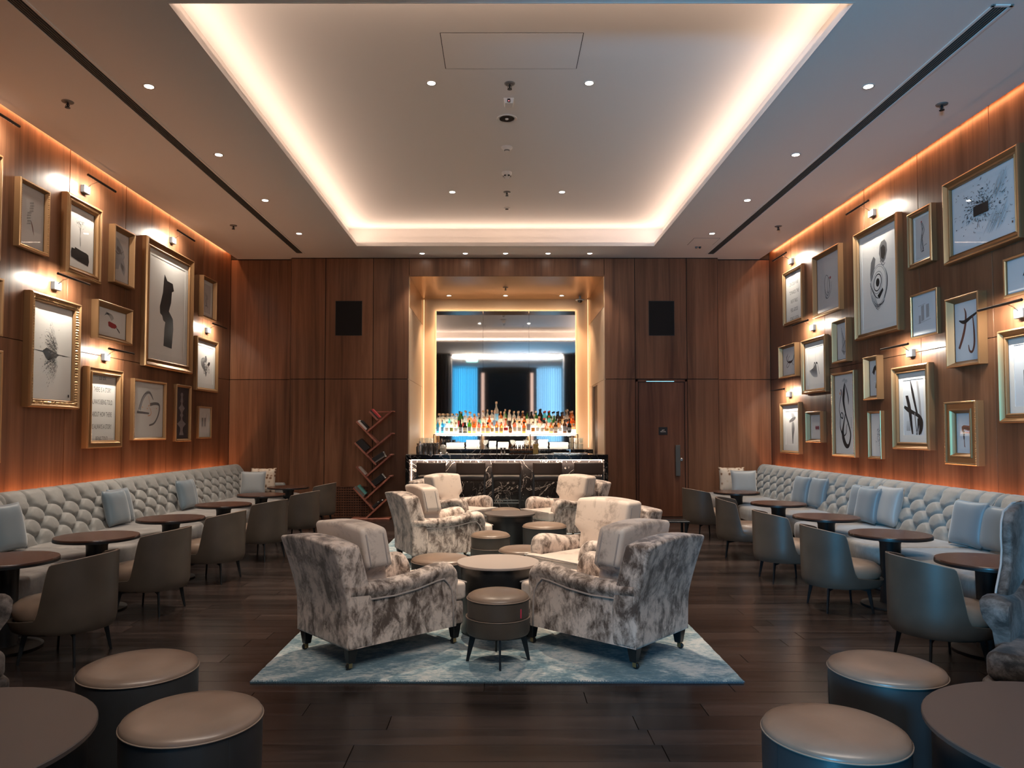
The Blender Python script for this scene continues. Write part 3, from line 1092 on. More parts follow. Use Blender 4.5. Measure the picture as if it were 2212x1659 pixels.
st0 = make_stool()
for i, (p, z, rz, lab) in enumerate([
        ((-.020, 4.435), RUGZ, 0, 'two-tier leather stool with a red tag at the front edge of the rug'),
        ((-.106, 7.03), RUGZ, .9, 'two-tier leather stool beside the side-on armchair at the middle of the rug'),
        ((.059, 9.21), RUGZ, .4, 'leather stool just behind the rear drum table, in front of the bar')]):
    o = st0 if i == 0 else dup(st0)
    o.location = (p[0], p[1], z)
    o.rotation_euler = (0, 0, rz)
    o['label'] = lab
    o['group'] = 'two-tier leather stools'

# ---------------------------------------------------------------- leather tub chairs (face +y)
def make_tub():
    t = thing('tub_chair', 'x', 'chair')
    A, B = .268, .285
    TE = 80.0
    def top(th):
        a = abs(th)
        if a < TE - 4:
            return .655 - .05 * (a / TE) ** 2
        if a < TE + 14:
            k = (a - TE + 4) / 18
            return .605 - (.605 - .285) * (k * k * (3 - 2 * k)) ** .8
        return .285 - .035 * min(1, (a - TE - 14) / 50)
    ang = []
    th = -180.0
    while th < 179.9:
        ang.append(th)
        th += 2.2 if TE - 8 < abs(th + 1) < TE + 18 else 6.0
    m = MB()
    n = len(ang)
    lv = [0, .04, .12, .3, .55, .8, .95, 1.0]
    def P(th, k, inner):
        z1 = top(th)
        z = .195 + (z1 - .195) * k
        f = .92 + .08 * min(1, (z - .195) / .06) ** .5 + .06 * max(0, (z - .3)) * (1 if abs(th) < TE + 14 else 0)
        q = f - (.082 if inner else 0)
        a = R_(th)
        fw = B if abs(th) < 90 else B + .045
        return (A * q * math.sin(a), -fw * q * math.cos(a), max(z, .23) if inner else z)
    rows = [[P(th, k, False) for th in ang] for k in lv] + [[P(th, k, True) for th in ang] for k in reversed(lv)]
    vs = [p for r in rows for p in r]
    fs = []
    for j in range(len(rows) - 1):
        for i in range(n):
            i2 = (i + 1) % n
            fs.append((j * n + i, j * n + i2, (j + 1) * n + i2, (j + 1) * n + i))
    fs.append(tuple(range(n - 1, -1, -1)))
    m.add(vs, fs)
    sh = m.build('shell', M['taupe'], t, smooth=50)
    pts = []
    for th in ang:
        if abs(th) <= TE + 14:
            p = P(th, 1, False)
            q = P(th, 1, True)
            pts.append((p[0] * .985, p[1] * .985, p[2] + .001))
    MB().tube(pts, .004, 6).build('piping', M['pipe'], sh, smooth=180)
    MB().lathe([(.15, .24), (.215, .25), (.236, .275), (.240, .31), (.232, .345), (.20, .372), (.13, .388), (.06, .392), (.0001, .393)], 40, (0, .036, 0), .97, 1.16).build('seat_cushion', M['taupe_seat'], t, smooth=70)
    lm = blade_leg(.232, .193, .026, .026, .014, .006, .028).mesh('leg', M['dark_metal'], bevel=.001)
    for k in range(4):
        inst('leg', lm, t, (0, 0, 0), (0, 0, R_(45 + 90 * k)))
    MB().lathe([(.05, .17), (.05, .196)], 20).build('swivel_hub', M['dark_metal'], t, smooth=40)
    return t

tb0 = make_tub()
near = ['nearest', 'second nearest', 'third nearest', 'fourth nearest', 'fifth nearest', 'farthest']
tubs = [((-2.71, 4.55), 176, 'left'), ((-2.74, 5.70), 174, 'left'), ((-2.72, 6.88), 172, 'left'), ((-2.66, 8.05), 162, 'left'),
        ((-2.60, 9.22), 165, 'left'), ((-2.72, 10.65), 172, 'left'),
        ((2.66, 4.43), 2, 'right'), ((2.69, 5.80), 0, 'right'), ((2.68, 6.88), 0, 'right'), ((2.72, 8.20), -18, 'right'), ((2.70, 9.65), 14, 'right')]
cnt = {'left': 0, 'right': 0}
for i, (p, a, sd) in enumerate(tubs):
    o = tb0 if i == 0 else dup(tb0)
    o.location = (p[0], p[1], 0)
    o.rotation_euler = (0, 0, face(a))
    k = cnt[sd]
    cnt[sd] += 1
    last = (sd == 'right' and k == 4)
    o['label'] = f'taupe leather tub chair, {"farthest" if last else near[k]} in the row of chairs along the {sd} banquette'
    o['group'] = f'tub chairs along the {sd} banquette'

# ---------------------------------------------------------------- pedestal cafe tables
def make_cafe():
    t = thing('pedestal_table', 'x', 'table')
    MB().lathe([(.296, .552), (.305, .556), (.305, .574), (.302, .58)], 64).build('tabletop', M['table_wood'], t, smooth=40)
    MB().lathe([(.298, .550), (.3055, .5515), (.3055, .568)], 64).build('edge_band', M['black'], t, smooth=40)
    MB().lathe([(.085, .025), (.078, .05), (.074, .30), (.078, .50), (.095, .552)], 32).build('pedestal', M['black'], t, smooth=50)
    MB().lathe([(.222, 0), (.224, .004), (.222, .016), (.20, .022), (.08, .028)], 48).build('base', M['black_matt'], t, smooth=40)
    return t

cf0 = make_cafe()
cafes = [((-3.215, 4.72), 'left'), ((-3.198, 5.75), 'left'), ((-3.165, 6.956), 'left'), ((-3.166, 8.27), 'left'), ((-3.166, 9.56), 'left'), ((-3.20, 10.89), 'left'),
         ((3.117, 4.65), 'right'), ((3.144, 5.88), 'right'), ((3.163, 7.07), 'right'), ((3.207, 8.40), 'right'), ((3.232, 9.96), 'right')]
cnt = {'left': 0, 'right': 0}
for i, (p, sd) in enumerate(cafes):
    o = cf0 if i == 0 else dup(cf0)
    o.location = (p[0], p[1], 0)
    o.rotation_euler = (0, 0, rnd.random() * 6)
    k = cnt[sd]
    cnt[sd] += 1
    last = (sd == 'right' and k == 4)
    o['label'] = f'round dark wood pedestal table, {"farthest" if last else near[k]} along the {sd} banquette'
    o['group'] = f'pedestal tables along the {sd} banquette'

# ---------------------------------------------------------------- tufted banquettes (module built outward +x, along +y)
ML = 1.885
PROF = [(.505, .34), (.485, .42), (.445, .52), (.395, .62), (.340, .715), (.295, .785), (.262, .828), (.225, .852), (.180, .852), (.148, .825), (.135, .76), (.13, .55), (.13, .30)]
def prof_pt(t):
    """t = arc length from the bottom of the back's face"""
    for (a, b) in zip(PROF[:-1], PROF[1:]):
        d = math.dist(a, b)
        if t <= d or b is PROF[-1]:
            k = min(1, t / d)
            n = Vector((b[1] - a[1], -(b[0] - a[0]))).normalized()
            return a[0] + (b[0] - a[0]) * k, a[1] + (b[1] - a[1]) * k, n
        t -= d
PL = sum(math.dist(a, b) for a, b in zip(PROF[:-1], PROF[1:]))
NA, T0, TP = 7, .125, .112
PA = ML / NA
def tuft(s, t):
    """deep buttoning: flat pads, narrow folds along the diamonds, a pit at every button"""
    q = s / PA + .25
    k = (t - T0) / TP
    sm = lambda x: (lambda y: y * y * (3 - 2 * y))(max(0.0, min(1.0, x)))
    if k > 3:
        e = abs((q + 1.5 + .5) % 1 - .5)
        f = min(1, (k - 3) / 1.4)
        h = .30 + .45 * sm(e / .13) + .25 * math.sin(PI * (q + 1.5)) ** 2
        h = h * (1 - f) + f * (.85 - .42 * math.exp(-(e * PA / .014) ** 2))
    elif k < 0:
        e = abs((q + .5) % 1 - .5)
        f = min(1, -k * .9)
        h = .30 + .45 * sm(e / .13) + .25 * math.sin(PI * q) ** 2
        h = h * (1 - f) + f * (.75 - .3 * math.exp(-(e * PA / .014) ** 2))
    else:
        e1 = abs((q + k / 2 + .5) % 1 - .5)
        e2 = abs((q - k / 2 + .5) % 1 - .5)
        h = .30 + .45 * sm(min(e1, e2) / .13) + .25 * abs(math.sin(PI * (q + k / 2)) * math.sin(PI * (q - k / 2)))
    kr = max(0, min(3, round(k)))
    dq = abs((q + kr / 2 + .5) % 1 - .5) * PA
    return h - .85 * math.exp(-(dq * dq + ((k - kr) * TP) ** 2) / .036 ** 2)

def back_fn(u, v):
    s = u * ML
    t = v ** 1.15 * PL
    o, z, n = prof_pt(t)
    a = .060 if t < .70 else .060 * max(0, 1 - (t - .70) / .15)
    d = a * (tuft(s, t) - .5)
    e = min(s, ML - s)
    d -= .045 * max(0, 1 - e / .03) ** 2
    return (o + n.x * d, s, z + n.y * d)

bk_me = MB().grid(250, 150, back_fn).mesh('back_cushion', M['banq'], smooth=180)
side_poly = [(o, z) for o, z in PROF]
but_me = MB().lathe([(.0001, -.006), (.012, -.004), (.014, .002), (.009, .007), (.0001, .008)], 10).mesh('button', M['button'], smooth=180)
# seat pad with rounded front corners
pad_o = [(.46, .004), (1.02, .004)]
for k in range(9):
    a = -PI / 2 + k * PI / 16
    pad_o.append((1.06 + .27 * math.cos(a), .274 + .27 * math.sin(a)))
for k in range(9):
    a = k * PI / 16
    pad_o.append((1.06 + .27 * math.cos(a), ML - .274 + .27 * math.sin(a)))
pad_o += [(1.02, ML - .004), (.46, ML - .004)]
pad_me = MB().prism(pad_o, .235, .415, axis='z').mesh('seat_cushion', M['banq_seat'], bevel=.035, seg=4, smooth=60)
bs_o = [(.10, .01)] + [(max(.3, a - .16), min(ML - .01, max(.01, b))) for a, b in pad_o[1:-1]] + [(.10, ML - .01)]
bs_me = MB().prism(bs_o, .0, .236, axis='z').mesh('base', M['banq_base'], bevel=.01)
end_me = MB().prism(side_poly, 0, .012, axis='y').mesh('back_end', M['banq'], bevel=.004)

def banquette(x, sgn, y_far, lab):
    t = thing('banquette', lab, 'sofa', (x, y_far, 0), 0 if sgn > 0 else PI)
    for k in range(4):
        y0 = -(k + 1) * (ML + .012) if sgn > 0 else k * (ML + .012)
        b = inst('back_cushion', bk_me, t, (0, y0, 0))
        inst('seat_cushion', pad_me, t, (0, y0, 0))
        inst('base', bs_me, t, (0, y0, 0))
        for row in range(4):
            tt = T0 + row * TP
            o, z, n = prof_pt(tt)
            for c in range(-1, NA + 1):
                s = (c + (0.5 if row % 2 else 0) - .25) * PA
                if .05 < s < ML - .05:
                    inst('button', but_me, b, (o - n.x * .058, s, z - n.y * .058), (0, math.atan2(n.x, n.y), 0))
        inst('back_end', end_me, b, (0, .002 if k < 0 else ML - .012, 0))
        inst('back_end', end_me, b, (0, .0, 0))
    # low arm at the far end
    ya = .0 if sgn > 0 else -.15
    am = soft(.43, .98 if sgn > 0 else .89, ya - .0, ya + .13, .16, .565, r=.035, nx=5, ny=4, nz=5)
    inst('arm', soft_mesh(am, 'arm', M['banq'], lambda a, b, c: (a, b, c + (.03 * (1 - (a - .43) / .3) if c > .4 and a < .73 else 0))), t)
    return t

banquette(XL, 1, 11.88, 'long grey button-tufted banquette along the left wall')
banquette(XR, -1, 11.90, 'long grey button-tufted banquette along the right wall')

# ---------------------------------------------------------------- scatter pillows
def pillow_mesh(name, mat, w=.40, th=.125):
    m = MB()
    n = 17
    for sgn in (1, -1):
        def fn(u, v, sgn=sgn):
            a, b = 2 * u - 1, 2 * v - 1
            e = max(0, (1 - a ** 4) * (1 - b ** 4))
            pin = 1 - .06 * (1 - a * a) * abs(b) ** 3
            pin2 = 1 - .06 * (1 - b * b) * abs(a) ** 3
            wr = .005 * math.sin(9 * a + 4 * b) * (1 - e)
            return (w / 2 * a * pin2, sgn * (th / 2 * e ** .55 + (wr * e)), w / 2 + w / 2 * b * pin)
        m.grid(n, n, fn)
    me = bpy.data.meshes.new(name)
    me.from_pydata([tuple(p) for p in m.v], [], m.f)
    bm = bmesh.new()
    bm.from_mesh(me)
    bmesh.ops.remove_doubles(bm, verts=bm.verts, dist=1e-4)
    bmesh.ops.recalc_face_normals(bm, faces=bm.faces)
    bm.to_mesh(me)
    bm.free()
    me.shade_smooth()
    me.materials.append(mat)
    return me

pm = {'b': pillow_mesh('pillow', M['pillow']), 'l': pillow_mesh('pillow', M['pillow_light']), 'f': pillow_mesh('pillow', M['floral'])}
SZ = .418
# (x, y, z, facing degrees, lean degrees, kind, scale, label); front face looks along local -y
pil = [(-4.00, 5.92, SZ, 86, 13, 'b', 1.0, 'blue grey satin pillow at the near end of the left banquette, front of its pair'),
       (-4.06, 5.68, SZ, 86, 13, 'b', 1.0, 'blue grey satin pillow half hidden behind another at the near end of the left banquette'),
       (-4.00, 7.62, SZ, 86, 14, 'b', .95, 'blue grey satin pillow on the left banquette, front of the pair at the third table'),
       (-4.06, 7.82, SZ, 86, 14, 'b', .95, 'blue grey satin pillow on the left banquette, rear of the pair at the third table'),
       (-3.96, 9.22, SZ, 86, 14, 'b', .95, 'blue grey satin pillow on the left banquette, front of the pair at the fourth table'),
       (-4.02, 9.42, SZ, 86, 14, 'b', .92, 'blue grey satin pillow on the left banquette, rear of the pair at the fourth table'),
       (-3.83, 11.15, SZ, 8, 14, 'l', .95, 'silver grey satin pillow in the far corner of the left banquette'),
       (-3.80, 11.52, SZ, 2, 10, 'f', 1.02, 'brown floral pillow behind the silver one in the far corner of the left banquette'),
       (3.76, 11.20, SZ, -6, 14, 'l', .98, 'silver blue satin pillow in the far corner of the right banquette'),
       (3.70, 11.60, SZ, -2, 8, 'f', 1.04, 'brown floral pillow behind the silver one in the far corner of the right banquette'),
       (3.94, 9.62, SZ, -86, 12, 'b', 1.0, 'blue grey satin pillow on the right banquette, left of the pair at the fourth table'),
       (4.02, 9.30, SZ, -86, 12, 'b', 1.0, 'blue grey satin pillow on the right banquette, right of the pair at the fourth table'),
       (3.95, 8.06, SZ, -86, 12, 'b', 1.0, 'blue satin pillow on the right banquette, left of the three at the third table'),
       (3.90, 7.80, SZ, -86, 12, 'b', .98, 'blue satin pillow on the right banquette, middle of the three at the third table'),
       (3.98, 7.58, SZ, -86, 14, 'l', 1.06, 'pale pillow with a brown floral edge, right of the three on the right banquette'),
       (3.95, 6.20, SZ, -86, 12, 'b', 1.0, 'bright blue satin pillow on the right banquette, left of the pair at the nearest table'),
       (4.00, 5.90, SZ, -86, 12, 'b', .95, 'bright blue satin pillow on the right banquette, right of the pair at the nearest table'),
       (4.05, 5.68, SZ, -86, 14, 'b', .92, 'blue satin pillow half hidden behind the near pair on the right banquette')]
for x, yy, z, a, ln, kd, sc, lab in pil:
    o = inst('pillow', pm[kd], None, (x, yy, z + .005), (R_(-ln), 0, R_(a)), (sc, sc, sc))
    tag(o, lab, 'pillow', 'scatter pillows on the banquettes')
    if 'floral edge' in lab:
        e = inst('floral_edge', pm['f'], o, (-.006, .012, 0.004), (0, 0, 0), (.99, .92, .985))

# ---------------------------------------------------------------- wing chairs cut by the photo's sides (face +y)
def make_wing():
    t = thing('wing_chair', 'x', 'armchair')
    so = lambda nm, mb, mat, d=None, par=t: inst(nm, soft_mesh(mb, nm, mat, d), par)
    so('seat_cushion', soft(-.30, .30, -.22, .44, .30, .425, r=.035), M['velvet_dark'])
    so('seat_frame', soft(-.32, .32, -.34, .42, .14, .30, r=.02), M['velvet_dark'])
    so('back', soft(-.33, .33, -.40, -.26, .14, 1.02, r=.03, nz=12), M['velvet_dark'], lambda x, y, z: (x * (1 - .12 * max(0, z - .6)), y - .12 * max(0, z - .35), z + .04 * (1 - (x / .33) ** 2) * max(0, (z - .7) / .38)))
    for s in (-1, 1):
        # scooped arm: a swept panel that rolls out at the front
        m = MB()
        rows = []
        for y, zt, out in ((-.34, .68, .0), (-.2, .63, .0), (-.08, .605, .0), (.02, .61, .005), (.09, .62, .02), (.15, .625, .032), (.19, .61, .036), (.205, .565, .028)):
            low = .16 + (.22 * max(0, (y + .05) / .255))
            rows.append([(s * (.315), y, low), (s * (.318 + out * .3), y, zt - .10), (s * (.335 + out), y, zt - .05), (s * (.345 + out), y, zt - .015), (s * (.325 + out), y, zt),
                         (s * (.285 + out), y, zt - .004), (s * (.262), y, zt - .03), (s * .255, y, zt - .10), (s * .26, y, low)])
        n = 9
        m.add([p for r in rows for p in r], [(j * n + i, j * n + (i + 1) % n, (j + 1) * n + (i + 1) % n, (j + 1) * n + i) for j in range(len(rows) - 1) for i in range(n)])
        b0 = len(m.v) - n
        m.f.append(tuple(b0 + i for i in range(n)))
        a = m.build('arm', M['velvet_dark'], t, smooth=60)
        # wing: curved panel between the arm and the top of the back
        w = MB()
        prof = [(-.36, .56), (.06, .60), (.04, .635), (.0, .68), (-.05, .74), (-.07, .81), (-.062, .88), (-.075, .95), (-.12, 1.0), (-.28, 1.03), (-.46, 1.03)]
        w.prism(prof, s * .300, s * .345, axis='x')
        w.build('wing', M['velvet_dark'], t, bevel=.012, seg=2, smooth=50)
        MB().tube([(s * .347, y, z) for y, z in prof[1:]], .005, 6).build('piping', M['velvet_pipe'], a, smooth=180)
    lm = MB().hexa([(-.014, -.014, 0), (.014, -.014, 0), (.014, .014, 0), (-.014, .014, 0)], [(-.024, -.024, .15), (.024, -.024, .15), (.024, .024, .15), (-.024, .024, .15)]).mesh('leg', M['black'], bevel=.003)
    for sx in (-1, 1):
        for sy in (-.30, .37):
            inst('leg', lm, t, (sx * .27, sy, 0))
    return t

w0 = make_wing()
w0.location, w0.rotation_euler = (2.68, 3.33, 0), (0, 0, face(222))
w0['label'] = 'dark velvet wing chair cut off by the right edge of the photo'
dup(w0, (-2.73, 3.33, 0), face(-42), 'dark velvet wing chair, a sliver of it at the left edge of the photo')

# ---------------------------------------------------------------- low side table near the door
sd = thing('side_table', 'low dark metal side table with a shiny edge standing before the far door', 'table', (1.80, 8.06, 0))
MB().box(-.30, .265, -.11, .11, .404, .42).build('tabletop', M['dark_metal'], sd, bevel=.003)
for sx in (-.26, .225):
    for sy in (-.085, .085):
        MB().box(sx - .012, sx + .012, sy - .012, sy + .012, 0, .404).build('leg', M['dark_metal'], sd, bevel=.002)

# ================================================================ PICTURES
# calibrated sight lines: where a point measured on the photograph meets a wall plane
def sight(px, py):
    th = R_(2.2)
    u = (px - 1083) / 1560
    v = -(py - (933 - 1560 * math.tan(th))) / 1560
    return Vector((u, math.cos(th) - v * math.sin(th), math.sin(th) + v * math.cos(th)))


def on_x(px, py, x):
    r = sight(px, py)
    t = x / r.x
    return r.y * t, 1.4 + r.z * t


def on_y(px, py, y):
    r = sight(px, py)
    t = y / r.y
    return r.x * t, 1.4 + r.z * t


def catmull(pts, n=6):
    out = []
    P = [pts[0]] + list(pts) + [pts[-1]]
    for i in range(1, len(P) - 2):
        for k in range(n):
            t = k / n
            out.append(tuple(.5 * (2 * b + (c - a) * t + (2 * a - 5 * b + 4 * c - d) * t * t + (3 * b - a - 3 * c + d) * t ** 3)
                             for a, b, c, d in zip(P[i - 1], P[i], P[i + 1], P[i + 2])))
    out.append(tuple(pts[-1]))
    return out


class Ink:
    """flat ink shapes on a sheet; u, v in 0..1 over the sheet (u right, v up), widths in metres"""
    def __init__(self, w, h):
        self.w, self.h, self.l, self.n = w, h, {}, {}
        self.k = 0

    def mb(self, c):
        self.n[c] = self.n.get(c, 0) + 1
        return self.l.setdefault(c, MB())

    def p(self, u, v):
        return ((u - .5) * self.w, (v - .5) * self.h)

    def poly(self, c, pts):
        self.k += 1
        y = -.0008 - .00002 * self.k
        n = len(pts)
        self.mb(c).add([(self.p(*q)[0], y, self.p(*q)[1]) for q in pts], [tuple(range(n))])

    def stroke(self, c, pts, wd, n=6):
        """pts (u, v); wd a width or one width per point"""
        self.k += 1
        y = -.0008 - .00002 * self.k
        ws = wd if isinstance(wd, (list, tuple)) else [wd] * len(pts)
        q = catmull([(*self.p(*a), b) for a, b in zip(pts, ws)], n)
        vs = []
        for i, (x, z, w) in enumerate(q):
            a, b = q[max(0, i - 1)], q[min(len(q) - 1, i + 1)]
            d = Vector((b[0] - a[0], b[1] - a[1]))
            d = d.normalized() if d.length > 1e-9 else Vector((1, 0))
            hw = max(.0004, w) / 2
            vs += [(x - d.y * hw, y, z + d.x * hw), (x + d.y * hw, y, z - d.x * hw)]
        self.mb(c).add(vs, [(2 * i, 2 * i + 1, 2 * i + 3, 2 * i + 2) for i in range(len(q) - 1)])

    def oval(self, c, u, v, ru, rv, n=28, rot=0, wd=None):
        pts = []
        for k in range(n + (1 if wd else 0)):
            a = 2 * PI * k / n
            x, z = ru * math.cos(a), rv * math.sin(a)
            pts.append((u + x * math.cos(rot) - z * math.sin(rot), v + x * math.sin(rot) + z * math.cos(rot)))
        if wd:
            self.stroke(c, pts, wd, 2)
        else:
            self.poly(c, pts)


def text_mesh(lines, size, width, pitch, squeeze=.62, thick=.0004):
    """upright lettering in the x-z plane, centred, first line at the top"""
    m = MB()
    for i, s in enumerate(lines):
        if not s:
            continue
        cu = bpy.data.curves.new('lettering', 'FONT')
        cu.body = s
        cu.align_x = 'CENTER'
        cu.size = size
        cu.resolution_u = 3
        cu.space_character = 1.12
        o = bpy.data.objects.new('lettering', cu)
        COL.objects.link(o)
        bpy.context.view_layer.update()
        me = o.evaluated_get(bpy.context.evaluated_depsgraph_get()).to_mesh()
        z0 = ((len(lines) - 1) / 2 - i) * pitch - size * .35
        m.add([(v.co.x * squeeze, -thick, v.co.y + z0) for v in me.vertices], [tuple(p.vertices) for p in me.polygons])
        o.evaluated_get(bpy.context.evaluated_depsgraph_get()).to_mesh_clear()
        bpy.data.objects.remove(o)
        bpy.data.curves.remove(cu)
    return m


PROFILES = {   # (inset, height out of the wall) from the wall out and in again, as fractions of width / metres
    'plain': [(0, 0), (0, .055), (.08, .060), (.45, .060), (.55, .052), (1.0, .030), (1.0, .022)],
    'box': [(0, 0), (0, .066), (.10, .070), (.32, .070), (.40, .062), (.9, .020), (1.0, .018)],
    'step': [(0, 0), (0, .050), (.10, .058), (.30, .064), (.40, .050), (.52, .050), (.60, .056), (.74, .052), (.86, .036), (1.0, .030), (1.0, .022)],
    'scoop': [(0, 0), (0, .045), (.08, .060), (.22, .064), (.30, .056), (.55, .038), (.78, .040), (.86, .046), (.94, .040), (1.0, .024)],
    'slim': [(0, 0), (0, .026), (.2, .030), (.8, .030), (1.0, .024), (1.0, .016)],
    'flat': [(0, 0), (0, .040), (.05, .056), (.16, .058), (.20, .048), (.62, .048), (.66, .056), (.76, .056), (.84, .044), (1.0, .030), (1.0, .022)],
}


def picture(side, quad, style, fw, label, art, paper='paper', mount=0.0, beads=None, depth=.062, gold='gold', full=None):
    """quad: far-top, near-top, far-bottom, near-bottom measured on the photo; fw = moulding width"""
    wall = XL if side == 'L' else XR
    front = wall + depth if side == 'L' else wall - depth
    ft, nt_, fb, nb_ = quad
    yf, zt = on_x(*ft, front)
    _, zb = on_x(*fb, front)
    yn, _ = on_x(*nt_, wall if full is None else full)
    w, h = abs(yf - yn), zt - zb
    yc, zc = (yf + yn) / 2, (zt + zb) / 2
    t = thing('framed_picture', label, 'picture', (wall + (.001 if side == 'L' else -.001), yc, zc), R_(90) if side == 'L' else R_(-90), 'framed pictures on the ' + ('left' if side == 'L' else 'right') + ' wall')
    prof = [(i * fw, d) for i, d in PROFILES[style]]
    k = depth / max(d for _, d in prof)
    prof = [(i, d * k) for i, d in prof]
    m = MB()
    vs = []
    for i, d in prof:
        a, b = w / 2 - i, h / 2 - i
        vs += [(-a, -d, -b), (a, -d, -b), (a, -d, b), (-a, -d, b)]
    fs = [(4 * r + q, 4 * r + (q + 1) % 4, 4 * r + 4 + (q + 1) % 4, 4 * r + 4 + q) for r in range(len(prof) - 1) for q in range(4)]
    m.add(vs, fs)
    fo = m.build('frame', M[gold], t, smooth=25, fix=True)
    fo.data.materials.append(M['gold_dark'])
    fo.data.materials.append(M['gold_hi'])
    for pl in fo.data.polygons:       # outer side and inner slopes are a darker gold
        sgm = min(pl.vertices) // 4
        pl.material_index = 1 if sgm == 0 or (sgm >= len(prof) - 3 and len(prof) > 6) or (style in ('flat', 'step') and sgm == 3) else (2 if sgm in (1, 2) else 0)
    if beads:
        pos, sz, hh = beads      # inset fraction, bead size, extra height
        bm_ = MB()
        a, b = w / 2 - fw * pos, h / 2 - fw * pos
        dd = 0
        for (i0, d0), (i1, d1) in zip(prof[1:-1], prof[2:]):
            if i0 <= fw * pos <= i1 + 1e-9:
                dd = d0 + (d1 - d0) * (fw * pos - i0) / max(1e-6, i1 - i0)
                break
        def ring(x, z, horiz):
            q = sz * .5
            ln = q * (.72 if hh != 'orn' else 1.25)
            dx, dz = (ln, q) if horiz else (q, ln)
            jit = random.uniform(.7, 1.3) if hh == 'orn' else 1
            y0, y1 = -dd + .003, -dd - sz * .45 * jit
            bm_.add([(x - dx, y0, z), (x, y0, z - dz), (x + dx, y0, z), (x, y0, z + dz), (x, y1, z)],
                    [(0, 1, 4), (1, 2, 4), (2, 3, 4), (3, 0, 4)])
        stp = sz * (1.0 if hh != 'orn' else .9)
        nx, nz = max(4, int(2 * a / stp)), max(4, int(2 * b / stp))
        offs = (0,) if hh != 'orn' else (-.5 * sz, 0, .5 * sz)
        for of in offs:
            for q in range(nx + 1):
                x = -a + 2 * a * q / nx
                for s in (-1, 1):
                    ring(x, s * (b + of), True)
            for q in range(1, nz):
                z = -b + 2 * b * q / nz
                for s in (-1, 1):
                    ring(s * (a + of), z, False)
        if hh == 'orn':          # corner and centre cartouches
            for x, z, g in [(sx * a, sz_ * b, 1.0) for sx in (-1, 1) for sz_ in (-1, 1)] + [(0, b, .8), (0, -b, .8), (a, 0, .6), (-a, 0, .6)]:
                for q in range(9):
                    an = q * PI / 4.5
                    r0 = .030 * g
                    cx, cz = x + r0 * .7 * math.cos(an), z + r0 * .7 * math.sin(an)
                    bm_.lathe([(.016 * g, 0), (.013 * g, .010 * g), (.0001, .014 * g)], 7, (cx, cz, 0))
                    n0 = len(bm_.v) - 21
                    for j in range(n0, len(bm_.v)):
                        vx, vy, vz = bm_.v[j]
                        bm_.v[j] = (vx, -dd - vz + .002, vy)
        tag(bm_.build('carved_beading', M['gold_hi'], fo, smooth=40, fix=False), kind='stuff')
    din = prof[-1][1]
    W, H = w - 2 * fw, h - 2 * fw
    pd = max(.004, din - .006)
    if mount:
        mt = MB()
        a, b = W / 2 + .004, H / 2 + .004
        c, d = W / 2 - mount * min(W, H), H / 2 - mount * min(W, H)
        vs = [(-a, -pd, -b), (a, -pd, -b), (a, -pd, b), (-a, -pd, b), (-c, -pd, -d), (c, -pd, -d), (c, -pd, d), (-c, -pd, d),
              (-c, -pd + .004, -d), (c, -pd + .004, -d), (c, -pd + .004, d), (-c, -pd + .004, d)]
        fs = [(q + o_, (q + 1) % 4 + o_, (q + 1) % 4 + 4 + o_, q + 4 + o_) for q in range(4) for o_ in (0, 4)]
        mt.add(vs, fs).build('mount', M['mat'], t, fix=False)
        pd -= .004
        W, H = 2 * c, 2 * d
    MB().box(-W / 2 - .003, W / 2 + .003, -pd, -.001, -H / 2 - .003, H / 2 + .003).build('paper', M[paper], t)
    ink = Ink(W, H)
    r = art(ink)
    nm = {'ink': 'ink_drawing', 'ink_red': 'red_mark', 'ink_grey': 'grey_wash', 'ink_pale': 'pale_wash', 'ink_brown': 'brown_mark', 'ink_orange': 'orange_line', 'silver': 'silver_shape'}
    for c, mb in ink.l.items():
        io = mb.build(nm[c], M[c], t, (0, -pd, 0), fix=False)
        if ink.n[c] > 5:
            tag(io, kind='stuff')     # brushwork nobody could count
    if r is not None:
        r.build('lettering', M['ink'], t, (0, -pd, 0), fix=False)
    g = max(pd + .004, din - .001)
    MB().add([(-W / 2 - mount * .9, -g, -H / 2 - mount * .9), (W / 2 + mount * .9, -g, -H / 2 - mount * .9), (W / 2 + mount * .9, -g, H / 2 + mount * .9), (-W / 2 - mount * .9, -g, H / 2 + mount * .9)], [(0, 1, 2, 3)]).build('glass', M['glass'], t, fix=False)
    return t


rA = random.Random(21)

def art_pencil(k):
    for j in range(7):
        for q in range(9):
            u0 = .34 + j * .022 + (.10 if q > 4 else 0) + .012 * math.sin(q * 2)
            v0 = .36 + q * .045 + j * .004
            k.stroke('ink', [(u0, v0), (u0 + .010, v0 + .016), (u0 + .004, v0 + .03)], .0025, 3)
    k.stroke('ink_brown', [(.50, .44), (.56, .34), (.62, .22)], [.006, .012, .003])

def art_plant(k):
    for j in range(46):
        a = rA.uniform(0, 2 * PI)
        u, v = .45 + .20 * math.cos(a) * rA.random(), .76 + .13 * math.sin(a) * rA.random()
        k.stroke('ink_grey', [(u, v), (u + rA.uniform(-.04, .04), v + rA.uniform(-.03, .03)), (u + rA.uniform(-.05, .05), v + rA.uniform(-.03, .03))], .0018, 3)
    for j in range(4):
        k.stroke('ink_grey', [(.45 + j * .012, .70), (.46, .56), (.48 - .01 * j, .45), (.47, .38)], .002, 5)
    k.poly('ink', [(.14, .31), (.26, .31), (.26, .34), (.50, .32), (.72, .31), (.80, .29), (.83, .18), (.79, .10), (.72, .11), (.40, .13), (.13, .16), (.11, .24)])

